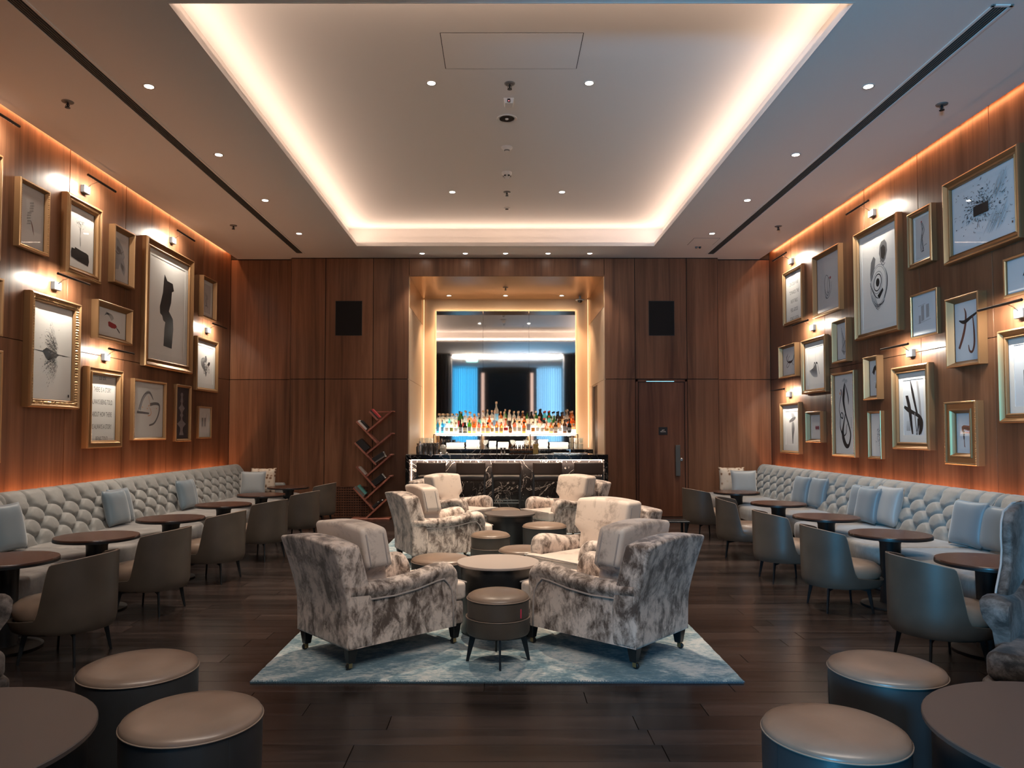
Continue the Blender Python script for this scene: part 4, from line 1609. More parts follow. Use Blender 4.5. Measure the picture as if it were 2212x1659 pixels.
def art_greyshape(k):
    k.poly('ink_pale', [(.12, .90), (.35, .86), (.62, .72), (.78, .55), (.70, .48), (.82, .30), (.76, .14), (.60, .22), (.46, .36), (.40, .24), (.22, .22), (.12, .34), (.20, .52), (.12, .70)])
    k.poly('ink_grey', [(.30, .72), (.52, .66), (.60, .56), (.44, .58), (.26, .64)])
    k.poly('ink_grey', [(.54, .40), (.72, .34), (.70, .22), (.56, .30)])
    k.stroke('ink_grey', [(.14, .62), (.34, .56), (.56, .60), (.70, .66)], [.006, .014, .012, .004])

def art_tall(k):
    k.poly('ink', [(.38, .86), (.46, .80), (.62, .795), (.66, .72), (.60, .70), (.58, .58), (.52, .48), (.64, .41), (.66, .30), (.62, .085), (.38, .095), (.40, .28), (.42, .35), (.36, .365), (.33, .41), (.27, .43), (.26, .50), (.34, .66), (.36, .78)])

def art_squiggle(k):
    for j in range(5):
        k.stroke('ink', [(.40 + .05 * j, .72 - .02 * j), (.34 + .06 * j, .62), (.44 + .05 * j, .54), (.36 + .05 * j, .44), (.44 + .03 * j, .30), (.40 + .06 * j, .24)], .0035, 5)
    k.stroke('ink', [(.34, .22), (.50, .25), (.66, .20)], .006)

def art_fan(k):
    r = random.Random(4)
    # broken strokes fanning out to the left of a point, densest along the middle
    cx, cz = .68, .485
    def at(d, an):
        return (cx + d * math.cos(an) / k.w, cz + d * math.sin(an) / k.h)
    k.poly('ink', [(.26, .505), (.36, .545), (.50, .520), (.69, .487), (.58, .450), (.40, .41), (.34, .44)])
    k.stroke('ink', [(.02, .505), (.3, .497), (.68, .487), (.98, .483)], [.0015, .012, .010, .001])
    for j in range(120):
        an = R_(r.choice([r.uniform(112, 158), r.uniform(112, 158), r.uniform(202, 252), r.uniform(202, 252), r.uniform(158, 202)]))
        spread = abs(math.degrees(an) - 180)
        l0 = r.uniform(.03, .10) + .0006 * spread
        l1 = l0 + r.uniform(.06, .17 + .0014 * spread)
        d = l0
        while d < l1:
            st = r.uniform(.008, .035)
            w = max(.0012, (.010 - .00009 * spread) * r.uniform(.3, 1.1))
            k.stroke('ink' if r.random() < .8 else 'ink_grey', [at(d, an), at(d + st * .5, an + .01), at(min(l1, d + st), an)], [w * .6, w, w * .5], 2)
            d += st + r.uniform(.004, .022) * (1 + spread / 60)
    for j in range(70):
        k.oval('ink', .38 + r.gauss(0, .10), .49 + r.gauss(0, .12), .006 * r.random() + .002, .004 * r.random() + .001, 6)
    k.poly('ink', [(.90, .035), (.935, .035), (.935, .065), (.90, .065)])

def art_pot(k):
    k.poly('ink_red', [(.40, .52), (.44, .56), (.55, .53), (.66, .50), (.70, .42), (.64, .34), (.52, .33), (.42, .38)])
    for j in range(6):
        k.stroke('ink', [(.28 + .012 * j, .74 + .03 * j), (.38, .80 + .012 * j), (.46 + .012 * j, .72 + .02 * j), (.52 + .014 * j, .60 + .02 * j)], .003, 5)
        k.stroke('ink', [(.66 + .006 * j, .40 - .008 * j), (.74, .34 - .012 * j), (.80, .24 - .008 * j)], .0025, 4)

def art_face(k):
    k.stroke('ink_pale', [(.22, .50), (.30, .68), (.42, .80), (.52, .83), (.60, .78), (.66, .70)], [.052, .05, .045, .038, .03, .016])
    k.stroke('ink_grey', [(.16, .44), (.24, .62), (.36, .78), (.52, .825), (.60, .78), (.66, .70)], [.008, .010, .012, .018, .016, .010])
    k.stroke('ink_grey', [(.14, .455), (.30, .45), (.53, .44)], [.030, .028, .022])
    k.stroke('ink_grey', [(.56, .605), (.72, .63), (.86, .615), (.88, .52), (.82, .38), (.70, .26), (.54, .22)], [.040, .036, .034, .030, .026, .026, .020])
    k.stroke('ink_orange', [(.50, .76), (.54, .66), (.56, .60), (.50, .585), (.53, .56)], .005)
    k.stroke('ink_orange', [(.56, .54), (.60, .46), (.57, .41), (.49, .395)], .008)
    for u, v in ((.31, .55), (.78, .54), (.47, .53)):
        k.oval('ink_orange', u, v, .012, .010, 10)

def art_baluster(k):
    prof = [(.06, .90), (.10, .86), (.06, .82), (.09, .76), (.10, .72), (.05, .70), (.07, .66), (.24, .60), (.10, .54), (.06, .50), (.13, .46), (.05, .41), (.08, .36), (.34, .29), (.12, .22), (.09, .16), (.16, .09), (.17, .07)]
    k.poly('silver', [(.5 - a, b) for a, b in prof] + [(.5 + a, b) for a, b in reversed(prof)])

def art_heart(k):
    for j in range(9):
        k.stroke('ink_grey', [(.52, .30), (.26 + .02 * j, .46 + .01 * j), (.22 + .035 * j, .62), (.36 + .03 * j, .70)], [.003, .012, .010, .003], 5)
    k.poly('ink_grey', [(.44, .60), (.46, .74), (.54, .76), (.60, .66), (.54, .56)])
    k.poly('ink', [(.62, .52), (.70, .60), (.80, .60), (.78, .52), (.68, .49)])
    for j in range(14):
        a = j * 1.9
        k.oval('ink', .55 + .016 * j * math.cos(a), .42 + .013 * j * math.sin(a), .04, .05, 14, rot=a, wd=.005)
    k.poly('ink_grey', [(.46, .32), (.60, .32), (.56, .22), (.52, .18)])

def art_columns(k):
    for u0 in (.24, .56):
        for j in range(16):
            k.stroke('ink_pale', [(u0 + .012 * j, .74), (u0 + .012 * j, .30 - .01 * (j % 3))], .0022, 2)
        for q in range(8):
            k.stroke('ink_grey', [(u0, .36 + q * .05), (u0 + .19, .36 + q * .05)], .002, 2)

def art_text(lines, size, pitch, sq):
    def f(k):
        for d in (.035,):
            k.stroke('ink', [(d, d * .6), (1 - d, d * .6)], .002, 1)
            k.stroke('ink', [(d, 1 - d * .6), (1 - d, 1 - d * .6)], .002, 1)
            k.stroke('ink', [(d, d * .6), (d, 1 - d * .6)], .002, 1)
            k.stroke('ink', [(1 - d, d * .6), (1 - d, 1 - d * .6)], .002, 1)
        return text_mesh(lines, size, k.w, pitch, sq)
    return f

def art_blank_arch(k):
    k.poly('ink', [(.40, .20), (.62, .20), (.64, .50), (.58, .70), (.42, .66)])

# left wall: far = right in the photo
picture('L', ((110, 414.7), (31.6, 374), (105, 554), (25, 526)), 'plain', .038, 'beaded gold frame with small dashes and a brown pencil, left wall upper row', art_pencil, 'paper_grey', 0, (.5, .020, 0))
picture('L', ((224, 455), (133, 411), (219, 614.7), (128, 585.6)), 'step', .095, 'wide gold frame with a flowering plant above a thick black brushstroke', art_plant, 'paper', 0, (.12, .014, 0), .075)
picture('L', ((293.7, 507), (235.4, 480.5), (290, 625), (232.4, 607)), 'box', .052, 'gold box frame with grey overlapping shapes, left wall upper row', art_greyshape, 'paper_grey', 0, None, .075)
picture('L', ((421.5, 564), (307.6, 504.6), (415, 808), (301, 791)), 'scoop', .115, 'largest gold frame on the left wall, tall black torn brush form', art_tall, 'paper', .07, None, .075)
picture('L', ((469.6, 609), (430.4, 592.7), (468.4, 695), (430, 685)), 'box', .045, 'small gold box frame with a black squiggle on beige, beside the left corner', art_squiggle, 'paper_grey', .12, None, .07)
picture('L', ((178.5, 658.5), (52, 625.6), (169.6, 884), (45.6, 880)), 'scoop', .085, 'ornate carved gold frame with a splattered black fan', art_fan, 'paper', 0, (.45, .030, 'orn'), .085)
picture('L', ((288.6, 670.6), (197.5, 645), (286.8, 747), (196, 728)), 'box', .060, 'landscape gold box frame with a dark red pot and line figures', art_pot, 'paper', 0, None, .080)
picture('L', ((267.8, 802), (179, 788), (262.8, 966), (175, 970)), 'flat', .085, 'gold frame with black printed words about a story always being told', art_text(['LISTEN:', 'THERE IS A STORY', 'ALWAYS BEING TOLD.', 'ABOUT HOW THERE', 'IS ALWAYS A STORY', 'BEING TOLD'], .078, .139, .50), 'mat', 0, (.70, .012, 0), .075)
picture('L', ((360.8, 826.8), (281.8, 816.7), (357.5, 949.6), (277, 952)), 'plain', .034, 'beaded gold frame with two thick grey arcs and an orange face line', art_face, 'mat', 0, (.4, .018, 0), .05)
picture('L', ((414.7, 834.4), (374.7, 829.4), (412, 952.7), (371, 953.4)), 'plain', .036, 'narrow dark picture of a silver baluster in a gold frame', art_baluster, 'paper_dark', 0, None, .05)
picture('L', ((473, 739.5), (419, 724.3), (471, 848.4), (416.5, 844.6)), 'plain', .050, 'gold frame with a grey heart shaped tangle of leaves', art_heart, 'paper', .10, None, .055)
picture('L', ((458, 879.5), (424.8, 877.5), (457, 946.6), (424, 947.6)), 'slim', .022, 'smallest pale frame with two grey columns, low beside the left corner', art_columns, 'paper', .16, None, .035, 'gold_hi')
picture('L', ((10, 337), (-80, 285), (6, 565), (-85, 545)), 'step', .08, 'gold frame cut off by the left edge of the photo, topmost of three', art_blank_arch, 'paper', .1, None, .07)
picture('L', ((10.6, 603), (-95, 572), (5, 727), (-100, 722)), 'box', .06, 'gold frame cut off by the left edge of the photo, middle of three', art_pot, 'paper', 0, None, .07)
picture('L', ((8, 758), (-95, 745), (3, 1000), (-100, 1010)), 'plain', .05, 'gold frame cut off by the left edge of the photo, lowest of three', art_tall, 'paper', .1, None, .07)

def art_loops(k):
    k.oval('ink', .43, .46, .10, .19, 24, .15, wd=.007)
    k.oval('ink', .49, .45, .055, .14, 24, -.1, wd=.006)
    k.stroke('ink', [(.33, .40), (.36, .28), (.44, .22), (.54, .28), (.60, .38), (.615, .47), (.60, .50)], [.004, .007, .007, .006, .005, .004, .003])
    k.stroke('ink', [(.44, .36), (.42, .26), (.39, .22), (.36, .26)], .006)
    k.oval('ink_red', .57, .575, .032, .024, 16)

def art_eye(k):
    # a swirling machine-like ring under a dark pear shape
    k.poly('ink_grey', [(.60, .90), (.70, .91), (.76, .86), (.77, .78), (.72, .70), (.65, .66), (.57, .70), (.53, .78), (.55, .86)])
    k.poly('ink', [(.58, .84), (.66, .86), (.72, .82), (.72, .75), (.66, .70), (.59, .73)])
    k.stroke('ink_grey', [(.56, .70), (.64, .64), (.70, .66)], .012)
    k.poly('ink_grey', [(.28, .72), (.36, .78), (.42, .74), (.38, .62), (.32, .54), (.26, .50), (.25, .60)])
    k.oval('ink_pale', .50, .44, .25, .225, 40, .25, wd=.010)
    k.oval('ink', .50, .44, .225, .205, 40, .25, wd=.004)
    k.oval('ink', .47, .475, .115, .085, 30, .3, wd=.013)
    k.oval('ink_grey', .47, .475, .15, .115, 30, .3, wd=.006)
    k.oval('ink', .475, .475, .055, .046, 24)
    k.stroke('ink', [(.24, .50), (.32, .40), (.42, .32), (.52, .30)], [.006, .016, .012, .004])
    k.poly('ink', [(.46, .33), (.62, .40), (.64, .37), (.52, .29)])
    k.stroke('ink', [(.71, .60), (.76, .50), (.74, .38), (.66, .28)], [.003, .014, .018, .008])
    for j in range(9):
        k.stroke('ink', [(.36 + .03 * j, .26 - .006 * j), (.42 + .028 * j, .20 + .006 * j), (.50 + .022 * j, .17 + .012 * j)], [.002, .009, .002])
    for j in range(6):
        k.stroke('ink_grey', [(.28 + .02 * j, .36), (.34 + .02 * j, .26), (.42 + .02 * j, .20)], [.002, .006, .002])

def art_reed(k):
    for d in (0, .07, .14):
        k.stroke('ink', [(.40 + d * .5, .86), (.46 + d, .66), (.38 + d * .5, .46), (.34 + d, .26), (.40 + d, .16), (.52, .20), (.50, .32), (.44, .56), (.50, .74)], .006, 5)
    k.stroke('ink', [(.56, .28), (.66, .30), (.74, .30)], .005)
    k.oval('ink_red', .42, .885, .04, .025, 14)

def art_splatter(k):
    r = random.Random(8)
    for j in range(430):
        a = r.uniform(0, 2 * PI)
        d = abs(r.gauss(0, .24))
        u, v = .50 + d * math.cos(a) * .95, .55 + d * math.sin(a) * .8
        if not (.03 < u < .95 and .06 < v < .96):
            continue
        an = a + r.gauss(0, .5)
        l = r.uniform(.01, .06)
        k.stroke(r.choice(['ink', 'ink_grey', 'ink_grey', 'ink_pale']), [(u, v), (u + l * .5 * math.cos(an), v + l * .6 * math.sin(an)), (u + l * math.cos(an + .3), v + l * math.sin(an + .3))], [.001, r.uniform(.003, .012), .001], 3)
    for j in range(12):
        a, b = r.uniform(-.05, .08), r.uniform(-.05, .08)
        k.stroke('ink_pale', [(.68 + a, .58 + b), (.74 + a * .8 + .02 * r.random(), .74 + b), (.82 + a * .9, .90 + b * .4)], [.002, r.uniform(.003, .008), .001], 4)
        k.stroke('ink_pale', [(.74 + 2 * a, .40 + b), (.66 + 2 * a, .25 + b), (.58 + 2 * a, .11 + b * .4)], [.002, r.uniform(.004, .010), .001], 4)
    for j in range(40):
        k.oval(r.choice(['ink', 'ink_grey']), .5 + r.gauss(0, .2), .62 + r.gauss(0, .15), r.uniform(.003, .012), r.uniform(.003, .012), 8)
    k.poly('ink', [(.365, .44), (.60, .44), (.60, .585), (.365, .585)])
    k.poly('ink_brown', [(.93, .13), (.95, .13), (.95, .16), (.93, .16)])

def art_building(k):
    k.poly('ink_pale', [(.34, .34), (.46, .36), (.46, .74), (.34, .72)])
    k.poly('ink_pale', [(.24, .30), (.32, .30), (.32, .50), (.24, .50)])
    k.poly('ink_pale', [(.54, .40), (.66, .42), (.66, .74), (.54, .73)])
    k.stroke('ink_grey', [(.22, .73), (.50, .76)], .003, 2)
    k.stroke('ink_grey', [(.20, .30), (.72, .36)], .003, 2)

def art_swirl(k):
    for j, w in ((0, .012), (1, .008), (2, .006)):
        k.stroke('ink', [(.36 - .02 * j, .80 - .04 * j), (.26, .66 - .03 * j), (.32, .50), (.52 + .03 * j, .44 + .03 * j), (.70, .54), (.80 - .02 * j, .72)], [.002, w, w * 1.4, w * 1.5, w, .002])
    k.stroke('ink', [(.46, .70), (.36, .58), (.44, .48), (.40, .34), (.28, .28), (.26, .38), (.40, .48)], .008)
    k.stroke('ink', [(.60, .46), (.68, .36), (.74, .34)], [.010, .006, .002])

def art_dress(k):
    for j in range(30):
        a = -1.02 + j * .042
        k.stroke('ink_grey' if j % 3 else 'ink', [(.50 + .01 * (j % 4), .56), (.50 + .20 * math.sin(a) + .02, .44), (.52 + .46 * math.sin(a), .60 - .42 * math.cos(a))], [.002, .005, .003], 4)
    k.stroke('ink', [(.60, .58), (.66, .44), (.72, .25)], [.004, .009, .007])
    k.stroke('ink_grey', [(.50, .90), (.50, .62)], .002, 2)
    k.oval('ink', .44, .57, .035, .024, 12)
    k.oval('ink', .575, .56, .05, .026, 12, -.4)
    k.stroke('ink', [(.44, .55), (.38, .52), (.37, .47)], .007)

def art_harp(k):
    for j in range(6):
        k.stroke('ink', [(.34 + .055 * j, .88 - .075 * j), (.40 + .05 * j, .60 - .03 * j), (.42 + .055 * j, .20)], .005, 4)
    k.stroke('ink', [(.70, .52), (.56, .42), (.42, .32), (.36, .24), (.52, .22)], .006)
    for q in range(5):
        k.stroke('ink', [(.40 + .03 * q, .20 - .02 * q), (.66 - .02 * q, .20 - .02 * q)], .005, 2)
    k.stroke('ink', [(.92, .28), (.78, .20), (.74, .12), (.92, .10)], .006)

def art_brush(k):
    for j in range(7):
        k.stroke('ink', [(.24 + .03 * j, .66 - .012 * j), (.42 + .02 * j, .80 - .01 * j), (.58 + .03 * j, .86 - .03 * j)], [.006, .016, .008], 4)
    k.stroke('ink', [(.70, .82), (.78, .64), (.80, .52), (.74, .44)], [.012, .008, .014, .010])
    k.poly('ink', [(.66, .46), (.84, .48), (.86, .38), (.74, .32), (.70, .18), (.52, .22), (.56, .32)])

def art_strokes(k):
    k.poly('ink_pale', [(.64, .97), (.74, .96), (.84, .60), (.88, .30), (.78, .30), (.74, .62)])
    for j in range(7):
        k.stroke('ink', [(.12 + .018 * j, .72), (.26 + .014 * j, .48), (.34 + .012 * j, .20), (.40 + .01 * j, .02)], [.010, .024, .016, .004], 5)
    k.stroke('ink', [(.37, .985), (.46, .78), (.60, .50), (.68, .36)], [.010, .040, .034, .030])
    k.stroke('ink', [(.04, .52), (.24, .46), (.50, .40), (.74, .34), (.86, .24), (.84, .10), (.74, .01)], [.030, .050, .040, .045, .060, .050, .020])
    for j in range(5):
        k.stroke('ink', [(.70 + .03 * j, .30), (.68 + .045 * j, .14), (.60 + .06 * j, .01)], [.02, .014, .006], 4)
        k.stroke('ink_grey', [(.16 + .04 * j, .26), (.15 + .04 * j, .08)], [.002, .008], 2)
    k.stroke('ink_grey', [(.55, .40), (.60, .16), (.64, .01)], [.02, .018, .014])

def art_pi(k):
    k.stroke('ink_brown', [(.36, .90), (.42, .80), (.40, .62), (.30, .42), (.14, .22)], [.006, .024, .030, .034, .030])
    k.stroke('ink', [(.16, .70), (.36, .66), (.62, .72), (.96, .80)], [.012, .038, .030, .012])
    k.stroke('ink_brown', [(.68, .74), (.72, .50), (.72, .26), (.64, .14), (.54, .16), (.50, .26)], [.012, .022, .026, .024, .020, .010])
    k.oval('ink_red', .88, .12, .035, .035, 14)

def art_leaf(k):
    k.poly('ink', [(.44, .44), (.50, .60), (.64, .72), (.80, .74), (.76, .60), (.62, .48)])
    k.poly('ink_grey', [(.62, .40), (.72, .50), (.86, .50), (.80, .40)])

def art_block(k):
    k.poly('ink', [(.30, .32), (.50, .28), (.78, .30), (.80, .62), (.66, .66), (.42, .62), (.30, .58)])

def art_swan(k):
    k.stroke('ink', [(.49, .90), (.44, .78), (.42, .66), (.52, .50), (.66, .36), (.74, .24), (.66, .12), (.54, .10), (.42, .16), (.36, .26), (.40, .36), (.52, .54)], [.010, .060, .050, .030, .028, .030, .040, .060, .070, .060, .035, .010])
    k.stroke('ink', [(.50, .88), (.60, .78), (.66, .68), (.66, .62)], [.010, .020, .022, .006])
    k.stroke('ink', [(.30, .82), (.32, .76), (.24, .66), (.20, .56), (.26, .48), (.36, .45), (.38, .50), (.30, .52), (.24, .44), (.24, .34), (.34, .24)], [.020, .018, .012, .010, .016, .018, .016, .014, .012, .018, .030])
    k.stroke('ink', [(.40, .22), (.52, .26), (.54, .34), (.60, .38)], [.020, .016, .010, .006])
    for q in range(6):
        k.oval('ink', .40 + .04 * q, .925 + .012 * math.sin(q * 1.2), .022, .010, 10, q * .5, wd=.003)
    k.poly('ink_orange', [(.22, .765), (.27, .795), (.27, .745)])
    for q in range(7):
        k.stroke('ink', [(.76, .45 - .02 * q), (.80, .455 - .02 * q), (.79, .44 - .02 * q)], .003, 2)

def art_twig(k):
    r = random.Random(12)
    for j in range(44):
        u, v = .52 + r.random() * .42, .24 + r.random() * .42
        if v < .36 and u < .6:
            u -= .12
        k.stroke('ink_grey', [(u, v), (u + r.uniform(-.10, .10), v + r.uniform(-.03, .03)), (u + r.uniform(-.08, .12), v + r.uniform(-.04, .04))], .0025, 3)

def art_torch(k):
    k.poly('ink_brown', [(.30, .66), (.42, .70), (.78, .68), (.80, .58), (.70, .56), (.44, .60), (.42, .54), (.30, .54)])
    k.poly('ink', [(.34, .62), (.60, .66), (.74, .62), (.50, .61)])
    k.poly('ink', [(.36, .54), (.48, .56), (.47, .40), (.46, .34), (.40, .34)])
    k.poly('ink_brown', [(.42, .34), (.46, .34), (.48, .20), (.50, .14), (.44, .16)])
    k.stroke('ink_orange', [(.36, .50), (.60, .51), (.80, .505)], .006)

def art_tree(k):
    k.poly('ink_pale', [(.44, .96), (.66, .94), (.76, .84), (.60, .76), (.50, .84)])
    k.poly('ink_grey', [(.30, .72), (.52, .80), (.82, .84), (.80, .78), (.62, .70), (.44, .68), (.32, .66)])
    for j in range(8):
        k.stroke('ink_grey', [(.52 + .02 * j, .68), (.50 + .03 * j, .48), (.52 + .016 * j, .30), (.54 + .006 * j, .04)], [.004, .010, .008, .004], 4)
    k.stroke('ink', [(.58, .30), (.57, .03)], [.006, .010], 2)

def art_red(k):
    for j in range(5):
        k.stroke('ink_red', [(.36 + .06 * j, .56 - .02 * (j % 2)), (.35 + .065 * j, .46), (.38 + .06 * j, .36 + .02 * (j % 2))], [.012, .022, .012])
    k.stroke('ink', [(.50, .55), (.50, .38)], .003, 2)
    for a in range(10):
        k.stroke('ink', [(.50 + .17 * math.cos(a * .63), .46 + .13 * math.sin(a * .63)), (.50 + .2 * math.cos(a * .63), .46 + .155 * math.sin(a * .63))], .004, 2)

# right wall: far = left in the photo
picture('R', ((1689, 591.6), (1737.7, 569.6), (1691.7, 706), (1741, 691.7)), 'step', .058, 'gold frame with printed words on our way towards the inevitable feel-good conclusion', art_text(['TODAY', 'ON OUR WAY', 'TOWARDS THE', 'INEVITABLE', 'FEEL-GOOD', 'CONCLUSION'], .082, .135, .56), 'mat', 0, None, .055)
picture('R', ((1753, 556.7), (1821, 522.6), (1756, 688.6), (1822, 665)), 'box', .060, 'gold frame with thin ink loops and a red dot, right wall upper left', art_loops, 'paper_grey', 0, (.2, .014, 0), .065)
picture('R', ((1841, 508.9), (1949, 453.8), (1847.7, 736), (1953, 712)), 'scoop', .070, 'tall gold frame with a swirling black ring under a dark pear shape', art_eye, 'paper', .06, (.78, .012, 0), .080)
picture('R', ((1956.8, 465), (2022, 433.9), (1960.7, 582.6), (2026, 564)), 'step', .058, 'gold frame with looping reed lines and a red dot, between the two largest pictures', art_reed, 'paper_grey', .07, None, .065)
picture('R', ((2033, 400), (2216, 292), (2039.5, 574), (2216, 515)), 'scoop', .085, 'largest landscape frame at the top right with a black rectangle in splattered ink', art_splatter, 'paper_blue', 0, None, .080)
picture('R', ((1964.5, 639.5), (2031, 617.5), (1968, 733), (2035, 717.6)), 'slim', .022, 'thin gold frame with pale grey building blocks', art_building, 'paper_blue', 0, None, .040, 'gold_hi')
picture('R', ((1681, 750), (1727, 736), (1683.4, 818), (1729, 810.7)), 'box', .042, 'small gold box frame with a curling black bird-like swirl', art_swirl, 'paper', 0, (.2, .012, 0), .075)
picture('R', ((1728.4, 737), (1790, 719.6), (1731, 852), (1792, 847.4)), 'step', .062, 'gold frame with an ink figure in a spreading striped dress, lit by a lamp', art_dress, 'paper', .10, None, .065)
picture('R', ((1795, 695.6), (1840, 681), (1797, 786), (1842.5, 778)), 'box', .045, 'gold box frame with harp-like ink lines', art_harp, 'paper', 0, None, .080)
picture('R', ((1863, 773), (1908, 764.6), (1866.3, 864.5), (1912, 860)), 'box', .050, 'beaded gold box frame with a black angular brush figure', art_brush, 'paper', 0, (.2, .016, 0), .080)
picture('R', ((1923, 795), (2017, 777.6), (1928.3, 969.7), (2024, 969.7)), 'scoop', .080, 'broad gold frame with crossing black brushstrokes on pale blue, under a lamp', art_strokes, 'paper_blue', .14, (.80, .010, 0), .075)
picture('R', ((2040, 648.5), (2131, 624.5), (2047, 795), (2135, 783.5)), 'box', .055, 'gold box frame with a brown brushed character like a table on legs', art_pi, 'paper_blue', 0, None, .085)
picture('R', ((2165, 560.6), (2262, 528), (2169, 645), (2266, 622)), 'slim', .028, 'thin gold frame with a dark leaf, cut off by the right edge of the photo', art_leaf, 'paper_blue', 0, None, .045)
picture('R', ((2151.5, 716), (2290, 688), (2159, 914), (2296, 914)), 'scoop', .085, 'broad gold frame with a black block, cut off by the right edge of the photo', art_block, 'paper_blue', .12, (.80, .012, 0), .075)
picture('R', ((1794.4, 807.6), (1852.5, 798), (1800, 985), (1860, 989)), 'plain', .036, 'tall carved gold frame with a black swan-like calligraphy stroke', art_swan, 'paper', 0, (.4, .020, 0), .055)
picture('R', ((1872.7, 888.8), (1910.5, 887), (1876, 990), (1913, 992)), 'plain', .030, 'narrow gold frame with small grey twigs', art_twig, 'paper', 0, None, .050)
picture('R', ((2037.7, 869), (2125, 865.5), (2044.7, 1002.6), (2131, 1008.5)), 'flat', .115, 'wide flat gold frame with a small brown and black torch shape', art_torch, 'paper_blue', 0, (.06, .016, 0), .085, 'gold')
picture('R', ((1683.4, 872), (1733, 867), (1686.5, 978), (1736, 978.8)), 'plain', .042, 'gold frame with a thin grey tree figure, nearest the corner under a lamp', art_tree, 'paper', .14, None, .060)
picture('R', ((1738.8, 890), (1784.5, 887.5), (1741.4, 955), (1786, 956)), 'box', .048, 'small silvery gold box frame with a red flower mark', art_red, 'paper', .06, None, .080)

# ---------------------------------------------------------------- picture lamps
def lamp_proto():
    t = thing('picture_lamp', 'x', 'lamp')
    MB().box(-.055, .055, -.045, 0, -.04, .04).build('wall_box', plain('satin_grey', (.085, .10, .115), .5, metal=.3), t, bevel=.003)
    MB().tube([(0, -.04, .02), (0, -.09, .06), (0, -.16, .085), (0, -.20, .075)], .005, 6).build('arm', M['steel'], t, smooth=180)
    b = MB().tube([(-.27, -.205, .07), (.27, -.205, .07)], .013, 10).build('lamp_bar', M['black'], t, smooth=60)
    MB().box(-.25, .25, -.1925, -.190, .064, .076).build('light_slot', emis('picture_lamp_led', (1, .92, .80), 4), b)
    return t


def place_lamp(side, box, label, proto=[None]):
    wall = XL if side == 'L' else XR
    y, z = on_x(*box, wall)
    if proto[0] is None:
        proto[0] = o = lamp_proto()
    else:
        o = dup(proto[0])
    o.location = (wall, y, z)
    o.rotation_euler = (0, 0, R_(90) if side == 'L' else R_(-90))
    o['label'] = label
    o['group'] = 'picture lamps on the side walls'
    sg = 1 if side == 'L' else -1
    area('picture_lamp_light', (wall + sg * .186, y, z + .066), (-sg * .70, 0, -.75), .5, .012, P_PICT, (1, .91, .78))
    return o

# sizes chosen so that the bars reach past the boxes as in the photo
for sd_, b, lab in (('L', (180, 410), 'black bar picture lamp above the flowering plant picture'),
                    ('L', (370, 520), 'black bar picture lamp above the tall torn black form'),
                    ('L', (116.5, 618), 'black bar picture lamp above the ornate carved frame'),
                    ('L', (224, 772), 'black bar picture lamp above the story words'),
                    ('L', (446, 714), 'black bar picture lamp above the grey heart picture'),
                    ('L', (-55, 262), 'black bar picture lamp whose tip shows at the left edge of the photo'),
                    ('R', (1888, 461), 'black bar picture lamp above the swirling ring picture'),
                    ('R', (1712, 564.5), 'black bar picture lamp above the feel-good words, nearest the corner at the top'),
                    ('R', (1759, 708), 'black bar picture lamp above the striped dress figure'),
                    ('R', (1972, 763), 'black bar picture lamp above the crossing brushstrokes'),
                    ('R', (1708, 852), 'black bar picture lamp above the thin tree figure, lowest near the corner'),
                    ('R', (2210, 677), 'black bar picture lamp at the right edge of the photo above the black block picture')):
    place_lamp(sd_, b, lab)

# ================================================================ BAR
bar = thing('bar_counter', 'black veined marble bar counter standing in front of the lit niche', 'bar', (.087, 11.6, 0))
BX = 1.625
MB().box(-BX, BX, 0, .62, .955, 1.037).build('worktop', M['marble'], bar, bevel=.004)
for s in (-1, 1):
    MB().box(min(s * BX, s * (BX - .062)), max(s * BX, s * (BX - .062)), .002, .335, 0, .954).build('side_panel', M['marble'], bar, bevel=.002)
for k in range(4):
    a = -BX + .064 + k * (2 * BX - .128) / 4
    MB().box(a + .001, a + (2 * BX - .128) / 4 - .001, .24, .27, .0, .953).build('front_panel', M['marble'], bar, bevel=.001)
MB().box(-BX + .07, BX - .07, .205, .225, .940, .953).build('light_strip', M['led_warm'], bar)
strip('bar_front_light', (.087 - BX + .07, 11.79, .94), (.087 + BX - .07, 11.79, .94), (0, .5, -1), 14, WARM, .02)
for s in (-1, 1):
    strip('bar_side_light', (.087 + s * (BX - .068), 11.82, .10), (.087 + s * (BX - .068), 11.82, .93), (-s * .5, 1, 0), 3, WARM, .015)
MB().box(-BX + .07, BX - .07, .28, .60, .60, .62).build('under_shelf', M['steel'], bar)

